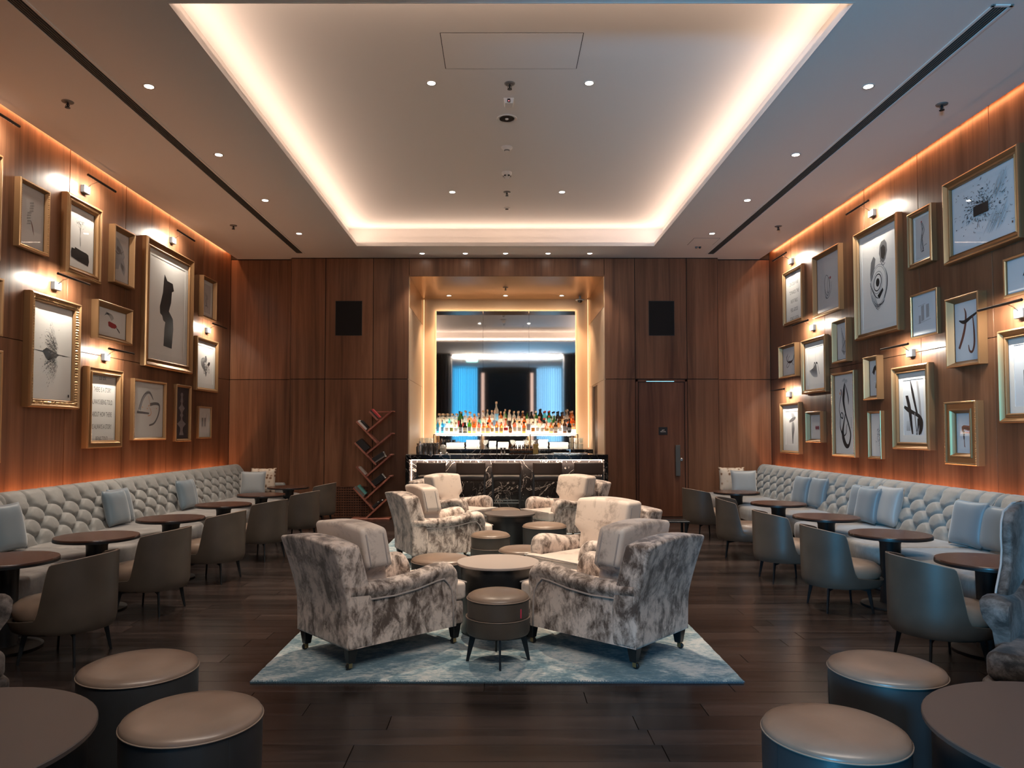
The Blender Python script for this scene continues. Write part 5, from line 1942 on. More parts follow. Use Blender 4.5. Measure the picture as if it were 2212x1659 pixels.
# bar stools
def make_barstool():
    t = thing('bar_stool', 'x', 'stool')
    inst('backrest', soft_mesh(soft(-.222, .222, -.215, -.17, .748, .936, r=.018, nx=6, ny=3, nz=4), 'backrest', M['brown_leather'], lambda x, y, z: (x, y - .04 * (z - .7) - .02 * (1 - (x / .22) ** 2), z)), t)
    inst('seat', soft_mesh(soft(-.225, .225, -.19, .23, .645, .72, r=.025, nx=6, ny=6, nz=3), 'seat', M['brown_leather'], lambda x, y, z: (x, y, z + .012 * (1 - (x / .23) ** 2) * (z - .645) / .075)), t)
    for sx in (-1, 1):
        MB().hexa([(sx * .20 - .014, -.235, 0), (sx * .20 + .014, -.235, 0), (sx * .20 + .014, -.205, 0), (sx * .20 - .014, -.205, 0)],
                  [(sx * .212 - .014, -.215, .80), (sx * .212 + .014, -.215, .80), (sx * .212 + .014, -.185, .80), (sx * .212 - .014, -.185, .80)]).build('leg', M['black'], t, bevel=.002)
        MB().hexa([(sx * .20 - .014, .195, 0), (sx * .20 + .014, .195, 0), (sx * .20 + .014, .225, 0), (sx * .20 - .014, .225, 0)],
                  [(sx * .205 - .014, .185, .645), (sx * .205 + .014, .185, .645), (sx * .205 + .014, .215, .645), (sx * .205 - .014, .215, .645)]).build('leg', M['black'], t, bevel=.002)
        MB().box(sx * .20 - .008, sx * .20 + .008, -.205, .195, .318, .334).build('side_rail', M['black'], t)
    MB().box(-.19, .19, -.226, -.212, .318, .336).build('rear_rail', M['steel'], t)
    MB().box(-.19, .19, .20, .216, .318, .336).build('footrest', M['steel'], t)
    return t

bs0 = make_barstool()
ordl = ['leftmost', 'second from left', 'middle', 'second from right', 'rightmost']
for i, x in enumerate((-1.066, -.464, .077, .70, 1.326)):
    o = bs0 if i == 0 else dup(bs0)
    o.location = (x, 11.20, 0)
    o['label'] = f'brown leather bar stool, {ordl[i]} of the five along the bar'
    o['group'] = 'bar stools at the counter'

# back bar with steps of lit shelves
bb = thing('bottle_counter', 'black marble back bar counter with a lit stepped bottle shelf under the mirror', 'cabinet', (.087, 13.30, 0))
MB().box(-1.62, 1.60, .0, .62, 1.00, 1.080).build('worktop', M['marble'], bb, bevel=.003)
MB().box(-1.60, 1.58, .02, .60, 0, 1.0).build('cabinet_body', M['black'], bb)
SHX0, SHX1 = -1.349, 1.340
MB().box(SHX0, SHX1, .10, .56, 1.345, 1.357).build('shelf', M['dark_metal'], bb, bevel=.001)
for x in (SHX0 + .01, -.45, .449, SHX1 - .01):
    MB().box(x - .012, x + .012, .11, .14, 1.080, 1.345).build('post', M['bronze'], bb, bevel=.002)
    MB().box(x - .010, x + .010, .52, .55, 1.080, 1.345).build('post', M['bronze'], bb, bevel=.002)
STEPS = [(.115, .255, 1.372), (.255, .395, 1.445), (.395, .535, 1.520)]
for y0, y1, z in STEPS:
    MB().box(SHX0 + .03, SHX1 - .03, y0, y1, 1.357, z).build('lit_step', M['led_white'], bb, bevel=.002)
MB().box(SHX0 + .05, SHX1 - .05, .13, .15, 1.333, 1.345).build('under_shelf_fill', M['led_white'], bb)  # glowing strip added to brighten the white stacks below
strip('napkin_fill_lamp', (.087 + SHX0 + .05, 13.45, 1.330), (.087 + SHX1 - .05, 13.45, 1.330), (0, .45, -1), 9, WHITE, .03)  # fill lamp added for the napkins under the shelf

# bottles
def bshape(kind, h, r):
    P = {'wine': [(.9, 0), (1, .02), (1, .58), (.85, .68), (.36, .78), (.34, .93), (.40, .94), (.40, .97)],
         'spirit': [(.92, 0), (1, .02), (1, .62), (.82, .72), (.40, .78), (.38, .90), (.44, .91), (.44, .94)],
         'square': [(.95, 0), (1.05, .02), (1.05, .60), (.98, .66), (.42, .72), (.40, .86), (.48, .87), (.48, .92)],
         'round': [(.7, 0), (1, .08), (1.12, .28), (1.05, .46), (.6, .62), (.34, .70), (.33, .88), (.42, .89), (.42, .93)],
         'slim': [(.85, 0), (.9, .02), (.86, .66), (.5, .78), (.30, .84), (.30, .95), (.35, .96), (.35, .98)],
         'flask': [(.9, 0), (1.08, .03), (1.12, .5), (.9, .64), (.38, .70), (.36, .80), (.46, .81), (.46, .86)]}[kind]
    return [(a * r, b * h) for a, b in P]


GL = {'clear': mk_bottle('clear_glass', (.80, .78, .74), .22), 'amber': mk_bottle('amber_spirit', (.70, .28, .07), .38),
      'orange': mk_bottle('orange_spirit', (.85, .36, .13), .36), 'green': mk_bottle('green_glass', (.05, .22, .05), .6),
      'lime': mk_bottle('lime_liqueur', (.35, .70, .06), .4), 'blue': mk_bottle('blue_glass', (.12, .58, .80), .38),
      'teal': mk_bottle('teal_glass', (.25, .70, .68), .45), 'dark': mk_bottle('dark_glass', (.015, .014, .012), .85),
      'brown': mk_bottle('brown_glass', (.14, .055, .02), .7), 'pink': mk_bottle('rose_spirit', (.90, .48, .38), .36)}
LB = {'cream': plain('cream_label', (.70, .62, .50), .7), 'white': plain('white_label', (.80, .78, .76), .7), 'black': plain('black_label', (.02, .02, .022), .6),
      'gold': plain('gold_label', (.55, .36, .14), .5), 'red': plain('red_label', (.50, .03, .04), .6), 'sky': plain('sky_label', (.15, .45, .75), .6),
      'olive': plain('olive_label', (.35, .36, .10), .6), 'grey': plain('grey_label', (.35, .34, .36), .6), 'orange': plain('orange_label', (.75, .28, .06), .6)}
CP = {'cork': plain('cork_stopper', (.55, .38, .26), .7), 'black': M['black'], 'white': M['white_plastic'], 'red': plain('red_cap', (.55, .05, .03), .5), 'silver': M['steel'], 'green': plain('green_cap', (.05, .20, .06), .5)}
_bm = {}
def bottle_mesh(kind, h, r, mat):
    k = (kind, round(h, 3), round(r, 3), mat.name)
    if k not in _bm:
        _bm[k] = MB().lathe(bshape(kind, h, r), 12).mesh('body', mat, smooth=50)
    return _bm[k]


def bottle(x, y, z, kind, h, r, glass, label, cap, lab):
    t = thing('bottle', lab, 'bottle', (x, y, z), random.uniform(-.25, .25), 'bottles on the lit back bar steps')
    inst('body', bottle_mesh(kind, h, r, GL[glass]), t)
    top = bshape(kind, h, r)[-1]
    kc = ('cap', kind, round(h, 3), round(r, 3), cap)
    if kc not in _bm:
        _bm[kc] = MB().lathe([(top[0] * 1.05, top[1] - .012), (top[0] * 1.1, top[1]), (top[0] * 1.1, top[1] + .018), (top[0] * .9, top[1] + .022)], 10).mesh('cap', CP[cap], smooth=40)
    inst('cap', _bm[kc], t)
    if label:
        rr2 = {'square': 1.06, 'round': 1.13, 'flask': 1.13, 'slim': .92}.get(kind, 1.01) * r
        kl = ('label', kind, round(h, 3), round(r, 3), label)
        if kl not in _bm:
            m = MB()
            n = 8
            z0, z1 = (.16, .50) if kind != 'round' else (.20, .40)
            m.grid(n, 2, lambda u, v: (rr2 * math.sin((u - .5) * 2.2), -rr2 * math.cos((u - .5) * 2.2), h * (z0 + (z1 - z0) * v)))
            _bm[kl] = m.mesh('label', LB[label], smooth=180, fix=False)
        inst('label', _bm[kl], t)
    return t


GN = {'clear': 'clear', 'amber': 'amber', 'orange': 'orange', 'green': 'green', 'lime': 'lime green', 'blue': 'pale blue', 'teal': 'turquoise', 'dark': 'black', 'brown': 'brown', 'pink': 'rose pink'}
front = [('slim', .235, .034, 'blue', 'sky', 'silver'), ('slim', .235, .034, 'blue', 'sky', 'silver'), ('spirit', .215, .040, 'clear', 'white', 'white'), ('square', .215, .036, 'clear', 'olive', 'white'),
         ('spirit', .20, .038, 'clear', 'white', 'cork'), ('wine', .235, .034, 'dark', 'grey', 'black'), ('flask', .215, .042, 'dark', 'cream', 'black'), ('spirit', .245, .036, 'lime', 'grey', 'green'),
         ('square', .215, .036, 'orange', 'white', 'cork'), ('spirit', .205, .038, 'pink', 'cream', 'cork'), ('square', .20, .034, 'orange', 'cream', 'cork'), ('flask', .215, .042, 'orange', 'cream', 'black'),
         ('spirit', .20, .036, 'pink', 'gold', 'cork'), ('spirit', .225, .036, 'orange', 'grey', 'cork'), ('spirit', .205, .038, 'orange', 'gold', 'cork'), ('round', .275, .042, 'pink', 'red', 'red'),
         ('round', .225, .034, 'brown', 'gold', 'black'), ('spirit', .235, .038, 'pink', 'cream', 'black'), ('square', .225, .038, 'clear', 'cream', 'black'), ('square', .215, .036, 'amber', 'gold', 'black'),
         ('wine', .340, .040, 'clear', 'grey', 'black'), ('square', .215, .038, 'clear', 'orange', 'cork'), ('spirit', .225, .040, 'clear', 'white', 'silver'), ('spirit', .205, .038, 'clear', 'cream', 'cork'),
         ('round', .225, .040, 'pink', 'gold', 'cork'), ('square', .205, .040, 'orange', 'cream', 'cork'), ('flask', .245, .038, 'brown', 'cream', 'cork'), ('spirit', .215, .036, 'clear', 'white', 'silver'),
         ('flask', .275, .038, 'brown', 'grey', 'black'), ('round', .275, .040, 'dark', 'grey', 'black'), ('square', .175, .036, 'clear', None, 'silver')]
mid = [('spirit', .255, .038, 'clear', 'orange', 'black'), ('square', .225, .038, 'clear', 'sky', 'cork'), ('square', .235, .038, 'teal', 'white', 'white'), ('spirit', .255, .040, 'clear', 'cream', 'white'),
       ('wine', .335, .036, 'green', 'red', 'black'), ('spirit', .255, .044, 'clear', 'red', 'white'), ('flask', .265, .042, 'clear', 'sky', 'cork'), ('flask', .285, .046, 'pink', 'orange', 'cork'),
       ('spirit', .225, .038, 'teal', 'grey', 'black'), ('spirit', .235, .040, 'clear', 'cream', 'cork'), ('square', .265, .038, 'amber', 'cream', 'cork'), ('slim', .345, .040, 'clear', 'sky', 'cork'),
       ('spirit', .255, .042, 'clear', 'white', 'cork'), ('slim', .325, .040, 'clear', 'white', 'cork'), ('slim', .335, .038, 'clear', 'black', 'white'), ('round', .225, .034, 'brown', 'gold', 'cork'),
       ('spirit', .245, .038, 'clear', 'cream', 'cork'), ('square', .245, .040, 'amber', 'cream', 'cork'), ('spirit', .235, .038, 'clear', 'grey', 'black'), ('round', .285, .044, 'clear', 'white', 'cork'),
       ('square', .245, .042, 'pink', 'cream', 'cork'), ('flask', .225, .042, 'dark', 'white', 'red'), ('spirit', .255, .042, 'teal', 'white', 'orange' if False else 'red'), ('spirit', .255, .040, 'green', 'cream', 'green'),
       ('wine', .245, .038, 'brown', 'orange', 'black'), ('spirit', .245, .040, 'clear', 'cream', 'white'), ('flask', .225, .040, 'orange', 'sky', 'cork'), ('square', .245, .044, 'amber', 'orange', 'cork')]
rear = [('flask', .245, .042, 'clear', 'cream', 'cork'), ('flask', .245, .042, 'clear', 'cream', 'cork'), ('flask', .245, .042, 'clear', 'white', 'cork'), ('flask', .245, .042, 'clear', 'white', 'cork'),
        ('spirit', .225, .038, 'clear', 'cream', 'cork'), ('wine', .255, .036, 'green', 'cream', 'cork'), ('spirit', .285, .034, 'clear', None, 'cork'), ('flask', .285, .042, 'clear', 'orange', 'cork'),
        ('square', .225, .036, 'clear', None, 'cork'), ('square', .235, .036, 'clear', None, 'cork'), ('spirit', .285, .036, 'clear', 'cream', 'cork'), ('slim', .29, .034, 'clear', 'white', 'cork'),
        ('spirit', .290, .036, 'clear', 'white', 'cork'), ('wine', .450, .046, 'clear', 'sky', 'cork'), ('spirit', .265, .038, 'amber', 'cream', 'cork'), ('wine', .300, .036, 'green', 'olive', 'cork'),
        ('spirit', .295, .038, 'clear', 'cream', 'cork'), ('spirit', .27, .038, 'clear', 'cream', 'cork'), ('round', .275, .042, 'clear', 'gold', 'cork'), ('spirit', .275, .038, 'brown', 'cream', 'cork'),
        ('wine', .255, .038, 'green', 'cream', 'black'), ('wine', .255, .036, 'dark', 'cream', 'black'), ('wine', .265, .040, 'green', 'cream', 'white'), ('slim', .305, .046, 'dark', None, 'black'),
        ('spirit', .275, .038, 'teal', 'white', 'red'), ('wine', .27, .036, 'green', 'cream', 'red'), ('spirit', .265, .038, 'clear', 'cream', 'black'), ('wine', .26, .036, 'dark', 'grey', 'black'),
        ('wine', .25, .038, 'brown', 'gold', 'black'), ('round', .305, .044, 'clear', 'black', 'silver'), ('spirit', .275, .038, 'amber', 'orange', 'cork')]
for nm, lst, (y0, y1, z), dx in (('lowest', front, STEPS[0], 0), ('middle', mid, STEPS[1], .02), ('top', rear, STEPS[2], -.01)):
    n = len(lst)
    for i, (kd, h, r, g, lb, cp) in enumerate(lst):
        x = .087 + SHX0 + .075 + (SHX1 - SHX0 - .15) * i / (n - 1) + dx * (1 if 0 < i < n - 1 else 0)
        od = ORD[i] + ' from left' if i < 16 else ORD[n - 1 - i] + ' from right'
        bottle(x, 13.30 + (y0 + y1) / 2, z + .001, kd, h, r, g, lb, cp, f'{GN[g]} bottle' + (f' with {lb} label' if lb else '') + f', {od} on the {nm} lit step')

# things on the counters
def lathe_thing(name, prof, mat, loc, label, cat, group=None, n=20):
    o = MB().lathe(prof, n).build(name, mat, loc=loc, smooth=50)
    return tag(o, label, cat, group)

CT = 1.038
xs = [on_y(p, 960, 11.8)[0] for p in (907.5, 918.5, 930, 943)]
sh = thing('cocktail_shaker', 'three-part steel cocktail shaker with cap at the left end of the bar counter', 'shaker', (xs[0], 11.80, CT))
MB().lathe([(.030, 0), (.034, .03), (.040, .14)], 20).build('cup', M['chrome'], sh, smooth=50)
MB().lathe([(.041, .14), (.041, .15), (.030, .175), (.016, .185)], 20).build('strainer_top', M['chrome'], sh, smooth=50)
MB().lathe([(.017, .183), (.017, .205), (.010, .215), (.0001, .217)], 16).build('cap', M['chrome'], sh, smooth=50)
for i, x in enumerate(xs[1:]):
    lathe_thing('mixing_tin', [(.029, 0), (.031, .02), (.031, .09), (.036, .095), (.043, .185), (.040, .186)], M['chrome'], (x, 11.80, CT), f'tall steel mixing tin on the left of the bar counter, {["beside the capped shaker", "middle of the three", "rightmost of the three"][i]}', 'shaker', 'steel mixing tins')
for i, p in enumerate((902, 912.5, 924.5, 936.5)):
    lathe_thing('small_bottle', [(.02, 0), (.022, .01), (.022, .11), (.009, .13), (.009, .155), (.013, .156), (.013, .17)], M['black'], (on_y(p, 960, 12.0)[0], 12.0, CT), f'small black bottle behind the steel tins, {ORD[i]} from left', 'bottle', 'small black bottles')
ib = thing('ice_bucket', 'clear glass ice bucket with steel rim on the bar counter right of the tins', 'bucket', (on_y(957, 965, 11.85)[0], 11.85, CT))
MB().lathe([(.040, 0), (.052, .02), (.060, .135), (.056, .136), (.048, .022), (.0001, .018)], 24).build('bowl', GL['clear'], ib, smooth=50)
MB().tube([(.060 * math.cos(2 * PI * k / 24), .060 * math.sin(2 * PI * k / 24), .135) for k in range(24)], .003, 5, True).build('rim', M['steel'], ib)
MB().lathe([(.046, .04), (.050, .10), (.03, .15), (.0001, .155)], 9).build('ice', M['mat'], ib)
for i, p in enumerate((952, 964)):
    lathe_thing('strainer', [(.030, 0), (.033, .02), (.02, .035), (.0001, .036)], M['steel'], (on_y(p, 975, 11.70)[0], 11.70, CT), f'steel strainer lying on the bar counter, {["left", "right"][i]} of the pair by the ice bucket', 'strainer')
for i, p in enumerate((1083, 1090)):
    lathe_thing('jigger', [(.020, 0), (.009, .045), (.009, .05), (.022, .105), (.020, .105)], M['steel'], (on_y(p, 970, 11.80)[0], 11.80, CT), f'double-ended steel jigger on the bar, {["left", "right"][i]} of two', 'jigger')
bk_b = MB().lathe([(.020, 0), (.022, .006), (.022, .075), (.009, .092), (.009, .105)], 12)
bme = bk_b.mesh('body', GL['brown'], smooth=50)
cme = MB().lathe([(.010, .100), (.012, .103), (.012, .12), (.007, .126), (.006, .15), (.0001, .153)], 10).mesh('dropper', M['black'], smooth=50)
lme = MB().grid(8, 2, lambda u, v: (.0226 * math.sin((u - .5) * 2.4), -.0226 * math.cos((u - .5) * 2.4), .02 + .04 * v)).mesh('label', LB['black'], fix=False)
for rw_, (yy, zz) in enumerate(((11.74, CT), (11.90, CT))):
    for i in range(6):
        x = on_y(1104 + i * 8.4 + rw_ * 3, 970, yy)[0]
        t = thing('bitters_bottle', f'brown dropper bitters bottle, {ORD[i]} from left in the {["front", "back"][rw_]} row on the bar counter', 'bottle', (x, yy, zz), 0, 'bitters bottles on the bar counter')
        inst('body', bme, t)
        inst('dropper', cme, t)
        inst('label', lme, t)
gb = thing('gold_bottle', 'tall gold bottle with a white pump standing on the bar counter', 'bottle', (on_y(1157, 970, 11.80)[0], 11.80, CT))
MB().box(-.042, .042, -.03, .03, 0, .165).build('body', plain('gold_can', (.46, .29, .08), .3, metal=.6), gb, bevel=.008, seg=2)
MB().lathe([(.016, .164), (.016, .185), (.022, .187), (.022, .20), (.008, .203), (.008, .235)], 14).build('pump', M['white_plastic'], gb, smooth=40)
MB().box(-.008, .008, -.045, .008, .228, .238).build('spout', M['white_plastic'], gb, bevel=.002)
MB().box(-.03, .03, -.0315, -.030, .085, .088).build('label_line', LB['cream'], gb)
tap = thing('bar_tap', 'short chrome tap rising behind the right end of the bar counter', 'tap', (on_y(1231, 975, 12.35)[0], 12.35, .95))
MB().box(-.015, .015, -.015, .015, 0, .16).build('post', M['chrome'], tap, bevel=.004)
MB().box(-.06, .012, -.012, .012, .135, .155).build('spout', M['chrome'], tap, bevel=.004)
sk = tag(MB().box(-.28, .28, -.12, .12, 0, .012).build('drip_tray', M['steel'], loc=(1.15, 12.06, CT), bevel=.003), 'flat steel tray on the right part of the bar counter', 'tray')

# glassware and white stacks on the back counter, seen glowing under the bottle shelf
glm = [MB().lathe([(.030, 0), (.031, .003), (.005, .008), (.005, .07), (.025, .085), (.042, .12), (.044, .16)], 14).mesh('wine_glass', GL['clear'], smooth=60),
       MB().lathe([(.034, 0), (.036, .01), (.040, .10), (.038, .10), (.033, .012), (.0001, .010)], 14).mesh('tumbler', GL['clear'], smooth=60)]
gi = 0
for sd_, x0 in (('left', -1.50), ('right', 1.50)):
    for c in range(4):
        for rr_ in range(2):
            x = x0 + (1 if sd_ == 'left' else -1) * (.02 + c * .085)
            if sd_ == 'left' and x > -1.30 or sd_ == 'right' and x < 1.47 and c > 1:
                continue
            for lv in range(2):
                o = inst('tumbler', glm[1], None, (x, 13.42 + rr_ * .10, 1.082 + lv * .106))
                tag(o, f'clear tumbler at the {sd_} end, {["first", "second", "third", "fourth"][c]} from the side, {["front", "back"][rr_]} row, {["lower", "upper"][lv]} of its stack', 'glass', 'stacked tumblers on the back bar')
wst = plain('white_linen', (.80, .74, .66), .8)
for i, (p0, p1, h) in enumerate(((964, 1005, .115), (1006, 1037, .165), (1055, 1073, .145), (1074, 1100, .125), (1112, 1133, .145), (1161, 1184, .175), (1185, 1228, .125))):
    a, b = on_y(p0, 965, 13.62)[0], on_y(p1, 965, 13.62)[0]
    t = thing('napkin_stack', f'stack of folded white napkins under the bottle shelf, {ORD[i]} from left', 'napkins', ((a + b) / 2, 13.60, 1.082))
    n = max(4, int(h / .018))
    for k in range(n):
        j = random.uniform(-.006, .006)
        MB().box(-(b - a) / 2 + .012 + j, (b - a) / 2 - .012 + j, -.10, .10, k * h / n, (k + 1) * h / n - .002).build('napkin', wst, t, bevel=.004)
for i, p in enumerate((1031, 1048, 1108, 1138, 1152)):
    o = inst('wine_glass', glm[0], None, (on_y(p, 965, 13.44)[0], 13.44, 1.082))
    tag(o, f'stemmed glass under the bottle shelf, {ORD[i]} from left', 'glass', 'stemmed glasses under the shelf')

# ================================================================ BOOKCASE
bc = thing('zigzag_bookcase', 'reddish wooden zigzag tree bookcase standing against the back wall left of the bar', 'bookcase', (-2.06, 11.70, 0))
BY0, BY1 = -.12, .10
TK = .0135
def shelf(name, a, b, par=bc, mat='book_wood', th=TK, y0=BY0, y1=BY1):
    d = Vector((b[0] - a[0], b[1] - a[1])).normalized()
    n = Vector((-d.y, d.x)) * th
    pts = [(a[0] - n.x + 2.06, a[1] - n.y), (b[0] - n.x + 2.06, b[1] - n.y), (b[0] + n.x + 2.06, b[1] + n.y), (a[0] + n.x + 2.06, a[1] + n.y)]
    return MB().prism(pts, y0, y1, axis='y').build(name, M[mat], par, bevel=.002)
ZZ = [((-1.765, 1.730), (-2.150, 1.405)), ((-2.325, 1.568), (-1.985, 1.215)), ((-1.765, 1.371), (-2.165, 1.042)), ((-2.350, 1.226), (-2.005, .873)),
      ((-1.775, 1.029), (-2.168, .681)), ((-2.320, .846), (-2.015, .507)), ((-1.780, .685), (-2.183, .318)), ((-2.365, .505), (-2.032, .147)),
      ((-1.800, .355), (-2.165, .020)), ((-2.120, 1.727), (-1.985, 1.585))]
for a, b in ZZ:
    shelf('shelf', a, b)
for a, b in (((-1.785, 1.732), (-1.735, 1.732)), ((-1.785, 1.376), (-1.735, 1.376)), ((-1.795, 1.034), (-1.745, 1.034)), ((-1.80, .69), (-1.75, .69))):
    shelf('shelf_end', a, b, th=.009)
shelf('back_rail', (-2.10, 1.726), (-1.76, 1.730), th=.007, y0=.07, y1=.10)
MB().box(-2.40 + 2.06, -1.785 + 2.06, -.13, .11, 0, .022).build('base', M['book_wood'], bc, bevel=.004)

def book(base, end, off, th, ln, mat, lab, lift=.0):
    """a book lying along the board from base to end, off metres along it, th thick, ln long"""
    a, b = Vector(base), Vector(end)
    d = (b - a).normalized()
    n = Vector((-d.y, d.x))
    if n.y < 0:
        n = -n
    p = a + d * off + n * (TK + lift)
    q = p + d * ln
    def build(nm, e0, e1, t0, t1, y0, y1, mt, par):
        pts = [p + d * (e0) + n * t0, q - d * e1 + n * t0, q - d * e1 + n * t1, p + d * e0 + n * t1]
        return MB().prism([(v.x, v.y) for v in pts], y0, y1, axis='y').build(nm, mt, par, bevel=.0008)
    t = thing('book', lab, 'book', (0, 11.70, 0), 0, 'books on the zigzag bookcase')
    # spine toward the room
    build('pages', .004, .004, .002, th - .002, -.104, .05, M['paper'], t)
    build('cover', 0, 0, 0, .0022, -.108, .052, mat, t)
    build('cover', 0, 0, th - .0022, th, -.108, .052, mat, t)
    build('spine', 0, 0, 0, th, -.110, -.104, mat, t)
    return t

bkc = {'red': plain('red_cover', (.48, .05, .055), .5), 'dark': plain('dark_cover', (.03, .018, .016), .5), 'white': plain('white_cover', (.55, .51, .48), .6), 'blk': plain('black_cover', (.012, .010, .010), .45),
       'grey': plain('grey_cover', (.17, .15, .14), .6), 'tan': plain('tan_cover', (.15, .115, .095), .6), 'teal': plain('teal_cover', (.12, .36, .33), .5), 'lt': plain('pale_cover', (.40, .34, .30), .6)}
book((-2.12, 1.727), (-1.985, 1.585), .0, .026, .175, bkc['dark'], 'dark brown book on the top shelf of the zigzag bookcase, under the red one')
book((-2.12, 1.727), (-1.985, 1.585), .0, .024, .185, bkc['red'], 'red book uppermost on the top shelf of the zigzag bookcase', .027)
book((-2.325, 1.568), (-1.985, 1.215), .01, .030, .195, bkc['white'], 'white book leaning on the second left shelf of the zigzag bookcase')
book((-2.325, 1.568), (-1.985, 1.215), .04, .026, .16, bkc['blk'], 'black book resting on the white one on the second left shelf', .031)
for i in range(5):
    book((-2.350, 1.226), (-2.005, .873), .005 + .004 * i, .020, .205, bkc['blk'], f'black book in the stack on the third left shelf, {["lowest", "second lowest", "middle", "second highest", "highest"][i]}', .021 * i)
for i in range(4):
    book((-2.015, .720 + .150), (-1.775, 1.029 + .0), -.02 + .003 * i, .022, .225, bkc['blk'] if i else bkc['grey'], f'dark book on the upper right shelf of the zigzag bookcase, {["lowest", "second lowest", "second highest", "highest"][i]} of four', .014 + .023 * i)
book((-2.320, .846), (-2.015, .507), .03, .022, .165, bkc['lt'], 'single pale thin book on the fourth left shelf of the zigzag bookcase')
for i in range(4):
    book((-2.015, .505), (-1.780, .685), -.01, .023, .225, bkc['blk'], f'black notebook with pale page edges on the lower right shelf, {["lowest", "second lowest", "second highest", "highest"][i]} of four', .014 + .024 * i)
book((-2.365, .505), (-2.032, .147), .0, .024, .215, bkc['grey'], 'grey book lowest on the fifth left shelf of the zigzag bookcase')
book((-2.365, .505), (-2.032, .147), .01, .022, .20, bkc['tan'], 'tan book between the grey and turquoise ones on the fifth left shelf', .025)
book((-2.365, .505), (-2.032, .147), .02, .026, .185, bkc['teal'], 'turquoise book on the fifth left shelf of the zigzag bookcase', .048)
book((-2.035, .145), (-1.800, .355), .0, .024, .20, bkc['blk'], 'black book on the lowest right shelf of the zigzag bookcase, lower of two', .014)
book((-2.035, .145), (-1.800, .355), .0, .020, .13, bkc['dark'], 'dark brown book on the lowest right shelf of the zigzag bookcase, upper of two', .039)

# ================================================================ WALL AND CEILING FITTINGS
vg = thing('vent_grille', 'brown woven lattice vent grille low on the back wall behind the bookcase', 'vent', (-2.475, YC, .0))
MB().box(-.285, .285, -.003, -.001, .012, .498).build('backing', M['black_matt'], vg)
nv, nh = 14, 12
for k in range(nv + 1):
    x = -.285 + .57 * k / nv
    MB().box(x - .0115, x + .0115, -.012, -.003, .012, .498).build('lattice_strip', M['panel_dark'], vg)
for k in range(nh + 1):
    z = .012 + .486 * k / nh
    MB().box(-.285, .285, -.016, -.009, z - .0105, z + .0105).build('lattice_strip', M['panel_dark'], vg)
for nm, x0, x1, lab in (('left', -2.757, -2.314, 'square black speaker grille high on the back wall left of the bar'), ('right', 2.449, 2.875, 'square black speaker grille high on the back wall right of the bar')):
    t = thing('wall_speaker', lab, 'speaker', ((x0 + x1) / 2, YC, 3.288))
    w2 = (x1 - x0) / 2
    MB().box(-w2 + .006, w2 - .006, -.004, -.001, -.284, .284).build('cloth', M['speaker'], t)
    f = MB()
    for a in ((-w2, -w2 + .007, -.29, .29), (w2 - .007, w2, -.29, .29)):
        f.box(a[0], a[1], -.008, -.001, a[2], a[3])
    f.box(-w2, w2, -.008, -.001, -.29, -.283).box(-w2, w2, -.008, -.001, .283, .29)
    f.build('frame', M['black'], t)
sg = thing('door_sign', 'small black sign with white lettering on the door in the back wall', 'sign', (2.6715, YC + .006, 1.416))
MB().box(-.0725, .0725, -.006, 0, -.064, .064).build('plate', M['black'], sg, bevel=.002)
tm = text_mesh(['PRIVATE'], .030, .1, .03, .72, .0066)
tm.add([(-.022, -.0066, .020), (.0, -.0066, .026), (.024, -.0066, .032), (.024, -.0066, .027), (.0, -.0066, .020), (-.022, -.0066, .014)], [(0, 1, 4, 5), (1, 2, 3, 4)])
for q in range(4):
    tm.add([(-.018 + q * .012, -.0066, .030 + (q % 2) * .004), (-.012 + q * .012, -.0066, .033), (-.010 + q * .012, -.0066, .028), (-.016 + q * .012, -.0066, .025)], [(0, 1, 2, 3)])
tm.v = [(x, y, z - .012) if True else 0 for x, y, z in tm.v]
tm.build('lettering', M['white_plastic'], sg, fix=False)


def downlight_proto():
    t = thing('downlight', 'x', 'light')
    MB().lathe([(.036, -.001), (.048, -.006), (.052, -.004), (.052, 0)], 28).build('trim_ring', M['white_plastic'], t, smooth=60)
    MB().lathe([(.0001, -.0025), (.036, -.0025)], 24).build('lens', M['lamp_white'], t, fix=False)
    return t

dl0 = downlight_proto()
first = [True]
def downlight(x, y, z, label, power, angle=78, color=WHITE, group='recessed ceiling downlights'):
    o = dl0 if first[0] else dup(dl0)
    first[0] = False
    o.location = (x, y, z)
    o['label'] = label
    o['group'] = group
    l = bpy.data.lights.new('downlight_beam', 'SPOT')
    l.energy = power
    l.spot_size = R_(angle)
    l.spot_blend = .6
    l.shadow_soft_size = .03
    l.color = color
    s = bpy.data.objects.new('downlight_beam', l)
    COL.objects.link(s)
    s.location = (x, y, z - .02)

for sd_, x in (('left', -2.965), ('right', 3.088)):
    for i, yy in enumerate((5.97, 7.47, 8.96, 10.48)):
        downlight(x, yy, CZ, f'small recessed downlight in the {sd_} lower ceiling, {near[i]} of four', P_SPOT, 62)
for i, x in enumerate((-1.289, -.588, .068, .761, 1.44)):
    downlight(x, 11.657, CZ, f'small recessed downlight in the row before the bar, {ordl[i]} of five', P_SPOT * .55, 80)
for i, (x, yy) in enumerate(((-.646, 6.552), (.812, 6.552), (-.659, 9.585), (.815, 9.585))):
    downlight(x, yy, UZ, f'recessed downlight in the raised ceiling, {["near left", "near right", "far left", "far right"][i]} of four', P_SPOT * 3.8, 66, (1, .80, .60))
for i, x in enumerate((-.996, .079, 1.146)):
    downlight(x, 13.64, NZ, f'small downlight in the bronze niche ceiling, {["left", "middle", "right"][i]} of three', P_NICHE, 95, GOLD)


